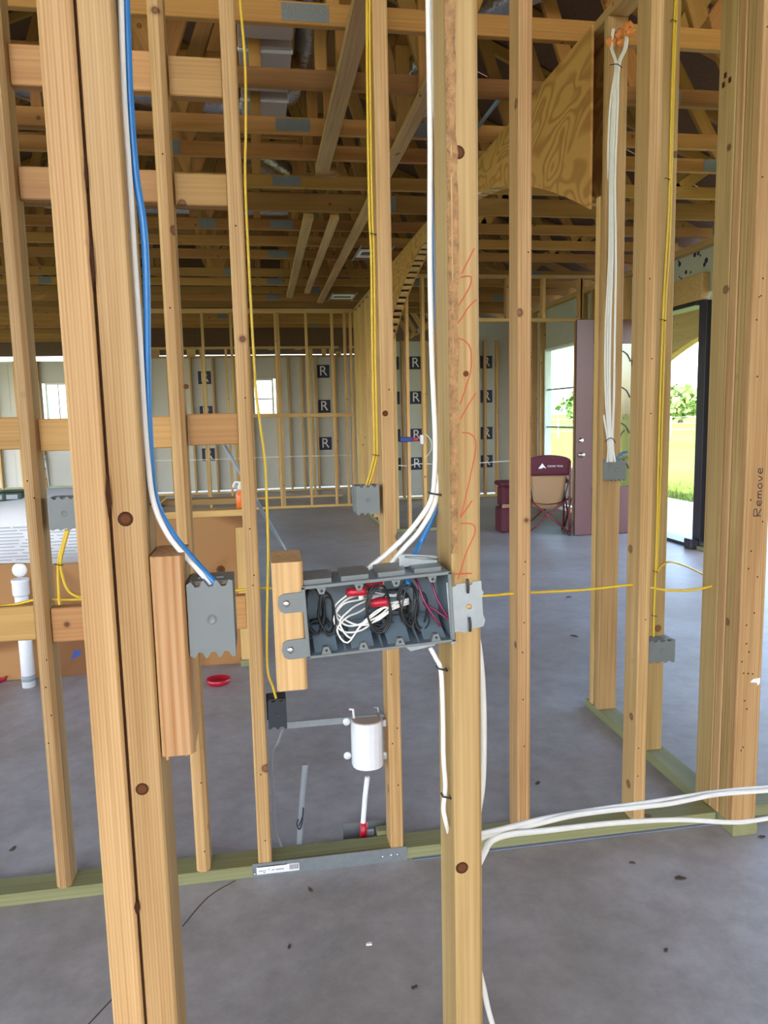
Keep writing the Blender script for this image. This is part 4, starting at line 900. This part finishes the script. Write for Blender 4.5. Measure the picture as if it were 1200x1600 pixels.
board(wd_, 'top_plate', (XD - .045, 5.6, 2.99), (XD - .045, YR, 2.99), .089, .06, (1, 0, 0), PINE_F)
for y, z in ((8.2, 2.6), (8.9, 2.5), (9.2, 2.65)): logo(d3, M(((0, 0, -1, XD - .001), (-1, 0, 0, y), (0, 1, 0, z), (0, 0, 0, 1))), .15)
for z in (2.25, 1.27, .6): logo(d5, M(((0, 0, -1, XD - .001), (-1, 0, 0, 11.7), (0, 1, 0, z), (0, 0, 0, 1))), .26)
rnd = random.Random(5)
for i in range(16):
    y, z = rnd.uniform(6.9, 7.7), rnd.uniform(2.75, 2.96); r = rnd.uniform(.01, .03)
    lathe(dh, 'printed_dot', [(.0001, .001), (r, .001), (r, 0)], M(((0, 0, -1, XD - .0005), (-1, 0, 0, y), (0, 1, 0, z), (0, 0, 0, 1))), NAVY, 10)
box(wd_, 'light_block_panel', (XD, -7.0, .06), (XD + .03, 2.0, 3.0), OSB, .002)  # unseen panel, added to block side light on the near floor
for y in (2.0, 3.8, 5.2): stud(wd_, XD - .089, XD, y, y + .038, .04, 2.98, PINE_F)
# door frame
dr = empty('door_1', (XD, dY1, 0), kind='structure', label='maroon front door standing open with a decorative glass light')
box(dr, 'door_jamb', (XD - .055, dY0 - .13, 0), (XD + .10, dY0, dZ + .035), DARKF, .003); box(dr, 'door_jamb', (XD - .10, dY1, 0), (XD + .10, dY1 + .035, dZ + .035), DARKF, .003)
box(dr, 'door_head', (XD - .10, dY0, dZ), (XD + .10, dY1, dZ + .035), DARKF, .003)
box(dr, 'threshold', (XD - .08, dY0, 0), (XD + .12, dY1, .03), DARKF, .004)
lx0, lx1, ly0, ly1 = XD - .90, XD - .03, dY1 - .02, dY1 + .022
g0, g1, gz0, gz1 = lx0 + .20, lx1 - .17, .55, 2.15
box(dr, 'door_stile', (lx0, ly0, .01), (g0, ly1, dZ - .01), DOORP, .003); box(dr, 'door_stile', (g1, ly0, .01), (lx1, ly1, dZ - .01), DOORP, .003)
box(dr, 'door_rail', (g0, ly0, .01), (g1, ly1, gz0), DOORP, .003); box(dr, 'door_rail', (g0, ly0, gz1), (g1, ly1, dZ - .01), DOORP, .003)
pane_ = box(dr, 'glass_light', (g0, ly0 + .018, gz0), (g1, ly0 + .024, gz1), GLASS, .001)
for k_ in range(4):
    zc = gz0 + (k_ + .5) * (gz1 - gz0) / 4
    tube(pane_, 'iron_scroll', [(g0 + .25 + .2 * math.cos(a_ * .6) * (1 - a_ / 14), ly0 + .012, zc + .16 * math.sin(a_ * .6) * (1 - a_ / 14)) for a_ in range(11)], .006, BLACKP, 6, 2)
lathe(dr, 'door_knob', [(.0001, .065), (.018, .064), (.027, .05), (.026, .038), (.012, .03), (.012, .008), (.032, .006), (.032, 0)], axes((lx0 + .066, ly0, .925), (1, 0, 0), (0, 0, 1)), NICKEL, 18)
lathe(dr, 'deadbolt', [(.0001, .022), (.018, .022), (.026, .014), (.031, .004), (.031, 0)], axes((lx0 + .066, ly0, 1.085), (1, 0, 0), (0, 0, 1)), NICKEL, 18)
window(3, wd_, wY0, wY1, wZ0, wZ1, XD - .02, 'X', mull=(.33, .66), vm=(), label='tall bright window in the right wall beyond the door')
box(None, 'baseboard_right', (XD - .12, 9.7, .0), (XD - .09, 10.9, .05), WHITEF, .004, kind='structure')
box(wd_, 'corner_block', (XD - .15, 6.80, 0), (XD - .057, 6.93, .10), DARKF, .01)

# ------------------------------------------------------------------ porch and outside
pc = empty('porch', (6.45, 9, 0), kind='structure', label='covered porch with arched timber front outside the door')
yy = [6.7 + 4.8 * i / 24 for i in range(25)]
pz = lambda y: 2.62 - .075 * (y - 8.7) ** 2
prism(pc, 'arched_beam', [(y, max(1.9, pz(y))) for y in yy] + [(11.5, 2.93), (6.7, 2.93)], .14, axes((6.36, 0, 0), (0, 1, 0), (0, 0, 1)), PORCHW)
box(pc, 'porch_post', (6.36, 11.45, -.03), (6.5, 11.59, 2.93), PORCHW, .004); box(pc, 'porch_post', (6.36, 6.6, -.03), (6.5, 6.74, 2.93), PORCHW, .004)
for y in (6.7, 9.7, 12.7): box(pc, 'soffit_panel', (4.47, y, 2.90), (6.6, y + 2.995, 2.93), SOFFIT, .002)
def tree(x, y, h, r, label, seed):
    h *= .78; r *= .95
    e = empty('field_tree', (x, y, -.15), label=label, cat='tree', group='trees beyond the field')
    rnd = random.Random(seed)
    tube(e, 'trunk', [(x, y, -.15), (x + .2, y, h * .35), (x + .1, y, h * .7)], lambda t: .28 * (1 - .6 * t), TRUNK, 8, 3)
    vs, fs = [], []
    for i in range(420):
        th = rnd.uniform(0, 6.28); u_ = rnd.uniform(-1, 1); q = r * rnd.uniform(.55, 1.0) * (1 + .25 * math.sin(3 * th + seed)); s_ = math.sqrt(1 - u_ * u_)
        c = V((x + q * s_ * math.cos(th) * 1.3, y + q * s_ * math.sin(th), h * .6 + q * u_ * .7)); L_ = rnd.uniform(.25, .6)
        a1 = V((rnd.gauss(0, 1), rnd.gauss(0, 1), rnd.gauss(0, 1))).normalized() * L_; a2 = V((rnd.gauss(0, 1), rnd.gauss(0, 1), rnd.gauss(0, 1))).normalized() * L_
        n = len(vs); vs += [c - a1, c + a2, c + a1, c - a2]; fs.append((n, n + 1, n + 2, n + 3))
    link(mesh('crown', vs, fs), 'crown', LEAF, e)
tree(36, 78, 4.4, 2.6, 'leftmost pale green tree beyond the field', 1); tree(41.5, 86, 4.0, 2.6, 'second pale green tree from the left beyond the field', 2); tree(48, 80, 4.6, 2.8, 'third pale green tree beyond the field', 3)
tree(55, 84, 4.2, 2.7, 'fourth pale green tree, near the right door jamb', 4); tree(62, 80, 4.2, 2.6, 'rightmost pale green tree hidden mostly by the door jamb', 5)
fe = empty('field_fence', (20, 40, -.15), label='thin wire fence crossing the field', cat='fence')
fps = [V((14 + 3.0 * i, 42 - .9 * i, 0)) for i in range(8)]
for q in fps: tube(fe, 'fence_post', [q + V((0, 0, -.15)), q + V((0, 0, 1.05))], .045, WHITEF, 6, 1)
for z in (.3, .65, 1.0): tube(fe, 'fence_wire', [q + V((0, 0, z)) for q in fps], .012, GREYCON, 5, 1)

# ------------------------------------------------------------------ roof: trusses, deck, ladder beams, ducts
RX, EW, EL = -2.2, 4.9, -9.4        # ridge x, eaves
def roof_z(x): return 3.19 + (EW - x) * .42 if x > RX else 3.19 + (x - EL) * .42
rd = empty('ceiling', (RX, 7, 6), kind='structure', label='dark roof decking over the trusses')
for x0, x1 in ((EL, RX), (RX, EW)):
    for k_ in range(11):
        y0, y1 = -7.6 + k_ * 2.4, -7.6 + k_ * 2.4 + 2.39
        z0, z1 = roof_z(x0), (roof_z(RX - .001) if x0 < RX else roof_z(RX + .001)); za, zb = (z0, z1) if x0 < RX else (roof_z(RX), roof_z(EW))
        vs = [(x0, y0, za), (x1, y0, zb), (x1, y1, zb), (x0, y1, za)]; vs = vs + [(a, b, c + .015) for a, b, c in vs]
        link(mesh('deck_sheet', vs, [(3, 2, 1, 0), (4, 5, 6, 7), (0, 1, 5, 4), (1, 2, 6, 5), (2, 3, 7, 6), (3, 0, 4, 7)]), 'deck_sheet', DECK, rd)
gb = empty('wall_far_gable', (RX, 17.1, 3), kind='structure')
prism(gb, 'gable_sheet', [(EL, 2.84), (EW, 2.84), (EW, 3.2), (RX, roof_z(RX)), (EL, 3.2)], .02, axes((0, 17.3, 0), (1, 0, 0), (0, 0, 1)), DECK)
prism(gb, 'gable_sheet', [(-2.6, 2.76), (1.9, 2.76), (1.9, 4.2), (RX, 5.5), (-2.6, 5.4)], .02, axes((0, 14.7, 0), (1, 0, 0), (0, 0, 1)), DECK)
TY = [3.40, 4.01, 4.62, 5.05, 5.66, 6.27, 6.88, 7.49, 8.08, 9.05, 9.66, 10.27, 10.88, 11.49, 12.15, 12.8, 13.4, 14.0, 14.9, 15.6, 16.3]
chord = .089
ORD = 'nearest second third fourth fifth sixth seventh eighth ninth tenth eleventh twelfth thirteenth fourteenth fifteenth sixteenth seventeenth eighteenth nineteenth twentieth farthest'.split()
for k_, y in enumerate(TY):
    vis = y > 3
    tr = empty('roof_truss', (RX, y, 3.05), label=ORD[k_] + ' lumber roof truss overhead, counting away from the viewer', cat='truss', group='roof trusses')
    big = abs(y - 6.27) < .1
    ch = .14 if big else chord
    xl, xr = -9.0, 4.4
    if y > 12.3: xr = 1.9
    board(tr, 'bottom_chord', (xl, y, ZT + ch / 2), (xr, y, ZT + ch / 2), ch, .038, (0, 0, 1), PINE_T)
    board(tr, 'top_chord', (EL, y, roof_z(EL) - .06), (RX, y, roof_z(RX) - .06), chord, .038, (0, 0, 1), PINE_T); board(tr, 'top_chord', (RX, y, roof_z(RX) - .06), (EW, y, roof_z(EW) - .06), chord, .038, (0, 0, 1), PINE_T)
    if not vis: continue
    zz = ZT + ch
    nodes_b = [-7.2, -4.9, -2.6 + (k_ % 3) * .15, -.4, .95, 2.1, 3.3]
    tops = [-6.2, -3.7, -1.5, .3, 1.6, 2.75, 3.9]
    for i, xb in enumerate(nodes_b):
        for xt in (tops[i], tops[i - 1] if i else -8.2):
            board(tr, 'web', (xb, y, zz - .03), (xt, y, roof_z(xt) - .09), chord, .036, (0, 0, 1) if abs(xt - xb) > .5 else (1, 0, 0), PINE_T)
        gx = xb + (k_ * .37 % .5) - .2
        if (k_ + i) % 3 == 0: box(tr, 'gusset_plate', (gx - .07, y - .021, ZT + .006), (gx + .07, y - .018, ZT + .006 + ch * .9), GUSSET, .0008)
    if 3.3 < y < 11.6:      # raised tray part on the left
        z2 = 3.44 + (.10 if k_ % 2 else 0)
        board(tr, 'tray_chord', (-3.2, y + .02, z2), (.44, y + .02, z2), chord, .038, (0, 0, 1), PINE_T)
        for x in (-2.9, -1.9, -1.15, -.5, .05, .38): board(tr, 'tray_strut', (x, y + .02, zz - .01), (x, y + .02, z2 - .04), .06, .036, (1, 0, 0), PINE_T)
        box(tr, 'gusset_plate', (.16, y - .021, ZT + .01), (.36, y - .0185, ZT + .08), GUSSET, .0008) if k_ % 2 == 0 else None
# ladder beams along Y
def ladder(x0, x1, y0, y1, hgt, label, step=.61, top=True):
    e = empty('ladder_beam', ((x0 + x1) / 2, y0, 3.05), label=label, cat='beam'); xm = (x0 + x1) / 2; ZT = 3.05 - .037
    board(e, 'bottom_chord', (xm, y0, ZT + .018), (xm, y1, ZT + .018), x1 - x0, .036, (1, 0, 0), PINE)
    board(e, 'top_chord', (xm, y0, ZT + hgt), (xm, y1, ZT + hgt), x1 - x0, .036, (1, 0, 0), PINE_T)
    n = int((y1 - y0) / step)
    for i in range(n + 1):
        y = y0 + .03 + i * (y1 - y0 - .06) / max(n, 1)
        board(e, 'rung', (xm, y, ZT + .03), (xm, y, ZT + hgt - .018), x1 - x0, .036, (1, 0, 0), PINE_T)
    return e
ladder(.43, .52, 2.4, 5.16, .36, 'nearer lumber ladder beam slanting overhead left of the middle stud')
ladder(.42, .50, 6.32, 10.4, .34, 'farther lumber ladder beam in line behind the nearer one')
ladder(.87, .95, 3.3, 10.85, .55, 'long lumber ladder beam overhead right of the middle stud')
ladder(.64, .71, 6.34, 10.0, .30, 'narrow ladder beam between the two long ones')
box(None, 'beam_end_block', (.44, 5.17, 3.02), (.58, 5.30, 3.20), PLYD, .004, label='brown wooden block closing the nearer ladder beam end', cat='block')
# air ducts
pl = empty('air_plenum', (.1, 4.4, 3.3), label='beige duct board plenum lying above the trusses', cat='duct')
for y0, y1 in ((3.46, 3.98), (4.06, 4.58), (4.66, 5.0)):
    box(pl, 'duct_section', (-.03, y0, 3.26), (.24, y1, 3.62), DUCT, .006)
    box(pl, 'duct_flange', (-.035, y0 + .02, 3.255), (.245, y0 + .05, 3.268), WHITEF, .003)
box(pl, 'duct_trunk', (-.03, 3.3, 3.56), (.24, 5.2, 3.9), DUCT, .006)
def flex(pts, r, label):
    c = V(pts[0]); vs, fs = tube_data([V(p) - c for p in pts], lambda t: r * (1 + .045 * math.sin(t * 260)), 14, 14)
    link(mesh('flex_duct', vs, fs, True), 'flex_duct', FOIL, None, M.Translation(c), label=label, cat='duct')
flex([(.27, 3.5, 3.52), (.36, 4.2, 3.50), (.30, 5.0, 3.48), (-.1, 5.4, 3.52), (-.8, 5.3, 3.56)], .085, 'shiny foil flexible duct beside the beige plenum')
flex([(-1.6, 5.5, 3.66), (-.9, 6.0, 3.64), (-.2, 6.5, 3.66), (.3, 7.2, 3.64)], .10, 'shiny foil flexible duct crossing behind the left studs')
flex([(-2.4, 8.3, 3.72), (-1.2, 8.7, 3.70), (-.2, 8.6, 3.72), (.8, 8.4, 3.70)], .12, 'shiny foil flexible duct far back on the left')
flex([(1.9, 4.3, 3.9), (1.4, 4.9, 3.86), (1.2, 5.6, 3.8), (1.6, 6.4, 3.75)], .09, 'shiny foil flexible duct above the plywood arch')
flex([(-4.2, 9.0, 3.7), (-3.4, 9.5, 3.72), (-2.6, 9.2, 3.7)], .11, 'shiny foil flexible duct at the far left')
flex([(3.2, 3.7, 3.5), (2.5, 3.72, 3.75), (1.9, 3.7, 3.95)], .10, 'shiny foil flexible duct high behind the right studs')
# register boots hung between joists
for px, py, z, lab in ((582, 398, 3.03, 'nearer white rimmed register boot in the ceiling left of the arch'), (535, 465, 3.03, 'middle white rimmed register boot by the long ladder beam end'), (454, 533, 3.0, 'farthest small white rimmed register boot')):
    p = at(px, py, Z=z); s_ = .15
    rb = empty('register_boot', p, label=lab, cat='register')
    for a, b in (((-s_, -s_, 0), (s_, -s_ + .03, .02)), ((-s_, s_ - .03, 0), (s_, s_, .02)), ((-s_, -s_ + .03, 0), (-s_ + .03, s_ - .03, .02)), ((s_ - .03, -s_ + .03, 0), (s_, s_ - .03, .02))): box(rb, 'rim', p + V(a), p + V(b), WHITEF, .002)
    for dx in (-s_ - .02, s_ + .005): box(rb, 'hanger_bar', p + V((dx, -.34, .004)), p + V((dx + .015, .34, .019)), STEEL, .001)
    box(rb, 'boot', p + V((-s_ + .02, -s_ + .02, .02)), p + V((s_ - .02, s_ - .02, .03)), BLACKP, .002)
tube(None, 'blue_strap', [at(744, 202, Y=4.60), at(787, 145, Y=4.03)], .013, plain('steel blue strap', (.22, .30, .38), .4, .3), 6, 1, label='short steel blue brace in the roof right of the near stud', cat='strap')
for k_, pts in enumerate(([(745, 303), (775, 290), (800, 284), (850, 290)], [(748, 296), (780, 283), (815, 285)])):
    cable('white_cable', pts, .006, WHITEW, ('lower' if k_ == 0 else 'upper') + ' pale cable draped in the roof beside the arch', Y=5.0)

# ------------------------------------------------------------------ camp chair and bag
ch = empty('camp_chair', (3.15, 8.3, 0), label='maroon folding camp chair with tan mesh back seen from behind', cat='chair')
Rc = M.Translation(V((3.22, 8.05, 0))) @ M.Rotation(math.radians(-14), 4, 'Z')
def cp_(x, y, z): return Rc @ V((x, y, z))
hw = .235
def ctube(name, pts, r, mat, par=ch, **k): return tube(par, name, [cp_(*p) for p in pts], r, mat, 8, k.pop('sub', 1))
def sheet(name, fn, nu, nv, th, mat, par=ch):
    vs, fs = [], []
    for s_ in (0, 1):
        for i in range(nu + 1):
            for j in range(nv + 1): p_ = V(fn(i / nu, j / nv)); p_.y += th * s_; vs.append(cp_(*p_))
    n1 = (nu + 1) * (nv + 1); q = lambda s_, i, j: s_ * n1 + i * (nv + 1) + j
    for i in range(nu):
        for j in range(nv):
            fs.append((q(0, i, j), q(0, i + 1, j), q(0, i + 1, j + 1), q(0, i, j + 1))); fs.append((q(1, i, j), q(1, i, j + 1), q(1, i + 1, j + 1), q(1, i + 1, j)))
    for i in range(nu): fs += [(q(0, i, 0), q(1, i, 0), q(1, i + 1, 0), q(0, i + 1, 0)), (q(0, i, nv), q(0, i + 1, nv), q(1, i + 1, nv), q(1, i, nv))]
    for j in range(nv): fs += [(q(0, 0, j), q(0, 0, j + 1), q(1, 0, j + 1), q(1, 0, j)), (q(0, nu, j), q(1, nu, j), q(1, nu, j + 1), q(0, nu, j + 1))]
    return link(mesh(name, vs, fs, True), name, mat, par)
band = sheet('back_band', lambda u_, v_: (-hw + 2 * hw * u_, -.01 - .03 * v_ + .02 * math.sin(math.pi * u_), .69 + (.185 + .05 * math.sin(math.pi * u_) ** .6) * v_), 12, 6, .03, MAROON)
sheet('mesh_back', lambda u_, v_: (-(hw - .03 - .03 * (1 - v_)) + 2 * (hw - .03 - .03 * (1 - v_)) * u_, .02 + .08 * (1 - v_) + .02 * math.sin(math.pi * u_), .33 + .37 * v_ - .04 * (1 - v_) * math.sin(math.pi * u_)), 10, 8, .01, TAN)
for s_ in (-1, 1):
    ctube('rear_leg', [(s_ * hw, 0, .02), (s_ * hw, -.01, .45), (s_ * hw, -.03, .86)], .011, MAROONM, sub=2)
    ctube('cross_leg', [(s_ * hw, .0, .03), (-s_ * (hw - .01), .03, .42)], .010, MAROONM); ctube('cross_leg', [(s_ * hw, .46, .03), (-s_ * (hw - .01), .43, .42)], .010, MAROONM)
    ctube('side_leg', [(s_ * (hw + .02), 0, .42), (s_ * (hw + .02), .46, .03)], .010, MAROONM); ctube('side_leg', [(s_ * (hw + .02), 0, .03), (s_ * (hw + .02), .46, .42)], .010, MAROONM)
    ctube('arm_post', [(s_ * (hw + .01), .46, .02), (s_ * (hw + .01), .46, .62)], .011, MAROONM)
    sheet('armrest', lambda u_, v_: (s_ * hw - .04 + .08 * u_, .0 + .48 * v_, .60 + .03 * v_ - .02 * math.sin(math.pi * v_)), 3, 8, .012, MAROON)
    for yy_ in (0, .46): ctube('foot', [(s_ * hw, yy_, 0), (s_ * hw, yy_, .03)], .018, BLACKP)
    ctube('frame_joint', [(s_ * hw, 0, .40), (s_ * hw, 0, .45)], .016, BLACKP); ctube('strap', [(s_ * hw, -.02, .67), (s_ * (hw - .07), .06, .36)], .007, BLACKP)
sheet('seat', lambda u_, v_: (-hw + .01 + 2 * (hw - .01) * u_, .05 + .40 * v_, .40 - .05 * math.sin(math.pi * u_)), 8, 6, .012, MAROON)
sheet('side_pouch', lambda u_, v_: (-hw - .06 + .10 * u_, .02 + .28 * v_, .38 + .02 * math.sin(6 * v_)), 4, 4, .16, MAROON)
mwl = Rc @ axes((-.02, -.058, .80), (1, 0, 0), (0, -.12, 1))
prism(band, 'logo_triangle', [(-.105, -.025), (-.06, .035), (-.015, -.025), (-.045, -.012), (-.07, -.025)], .002, mwl @ M.Translation((0, 0, 0)), PRINTW)
text(band, 'logo_text', 'OZARK TRAIL', .028, mwl @ M.Translation((.085, 0, .001)), PRINTW)
bg_ = empty('cooler_bag', (2.85, 8.5, 0), label='maroon insulated bag standing left of the camp chair', cat='bag')
b0 = V((2.76, 8.35, 0))
box(bg_, 'lower_body', b0, b0 + V((.20, .26, .30)), MAROON, .02); box(bg_, 'upper_body', b0 + V((.02, .02, .30)), b0 + V((.19, .25, .56)), MAROON, .03)
box(bg_, 'lid', b0 + V((-.01, .0, .555)), b0 + V((.20, .26, .61)), MAROON, .02); tube(bg_, 'strap', [b0 + V((.10, -.006, .02)), b0 + V((.11, -.012, .3)), b0 + V((.12, .0, .56))], .012, BLACKP, 6, 3)
box(bg_, 'white_panel', b0 + V((.01, .0, .30)), b0 + V((.10, .02, .34)), TAN, .004)

# small far things: meter panel, step ladder
mp_ = empty('tool_cluster', (2.0, 8.78, .9), label='blue and red hand tools hung between the entry studs', cat='tools')
box(mp_, 'tool_body', (1.64, 8.78, 1.09), (1.80, 8.86, 1.15), BLUEP, .01); box(mp_, 'tool_head', (1.80, 8.79, 1.10), (1.87, 8.85, 1.14), REDC, .008); box(mp_, 'tool_label', (1.885, 8.77, 1.06), (1.925, 8.80, 1.17), WHITEP, .004)
tube(None, 'white_wire', [(1.6, 8.85, .81), (1.75, 8.86, .80), (1.9, 8.85, .82), (2.3, 8.85, .80), (3.2, 8.9, .82)], .006, WHITEW, 6, 4, label='thin white wire sagging between the entry partition studs', cat='wire')
tube(None, 'white_wire', [(1.95, 8.79, 1.18), (2.02, 8.78, 1.10), (2.02, 8.79, .98), (1.95, 8.80, .90)], .006, WHITEW, 6, 4, label='white wire loop hanging beside the tools on the entry partition', cat='wire')
sl_ = empty('step_stool', (-4.6, 15.6, 0), label='white folding step stool standing at the far left', cat='stool')
q = at(40, 762, Z=0); qx, qy = q.x, q.y if q.y < 16.6 else 16.3; qx = at(40, 740, Y=qy).x
for dx in (0, .32):
    tube(sl_, 'front_leg', [(qx + dx, qy, 0), (qx + dx + .02, qy + .18, .92)], .016, WHITEF, 6, 1); tube(sl_, 'rear_leg', [(qx + dx, qy + .45, 0), (qx + dx + .02, qy + .2, .75)], .014, WHITEF, 6, 1)
for z in (.24, .46, .66): box(sl_, 'tread', (qx - .01, qy + .02, z), (qx + .34, qy + .24, z + .03), DARKF, .004)
# litter on the slab
rnd = random.Random(11)
for i, (px, py, s_, lab) in enumerate(((1063, 1373, .020, 'dry dark leaf on the floor in front of the right wall'), (485, 1392, .012, 'small wood chip on the floor in front of the steel strap'), (576, 1476, .010, 'pale chip on the floor below the steel strap'), (648, 1544, .012, 'dark chip on the floor near the bottom left of the near stud'), (1040, 1486, .010, 'small chip low on the right floor'), (452, 1480, .010, 'tiny brown chip left of the pale one'), (20, 1327, .014, 'dark splinter on the floor at far left'), (840, 1224, .016, 'dark scrap on the floor behind the green plate'), (888, 933, .03, 'dark scrap on the floor in the entry room'), (897, 994, .03, 'second dark scrap on the floor in the entry room'), (1190, 1308, .012, 'small chip at the foot of the corner stud'), (988, 1349, .009, 'tiny chip right of centre on the floor'))):
    p = at(px, py, Z=.0)
    prism(None, 'floor_scrap', [(s_ * math.cos(a) * rnd.uniform(.5, 1.2), s_ * .5 * math.sin(a) * rnd.uniform(.5, 1.2)) for a in [k_ * .785 for k_ in range(8)]], .004, M.Translation(p) @ M.Rotation(rnd.uniform(0, 3), 4, 'Z'), LITTER if i != 2 else PAPER, label=lab, cat='debris')
for pts in ([(120, 1620), (150, 1588), (180, 1556)], [(285, 1448), (325, 1402), (368, 1376)]):
    q = [at(x, y, Z=0) for x, y in pts]; ribbon(floor, 'saw_cut', [(p.x, p.y) for p in q], .004, M.Translation(V((0, 0, .0003))), LITTER, .0004)
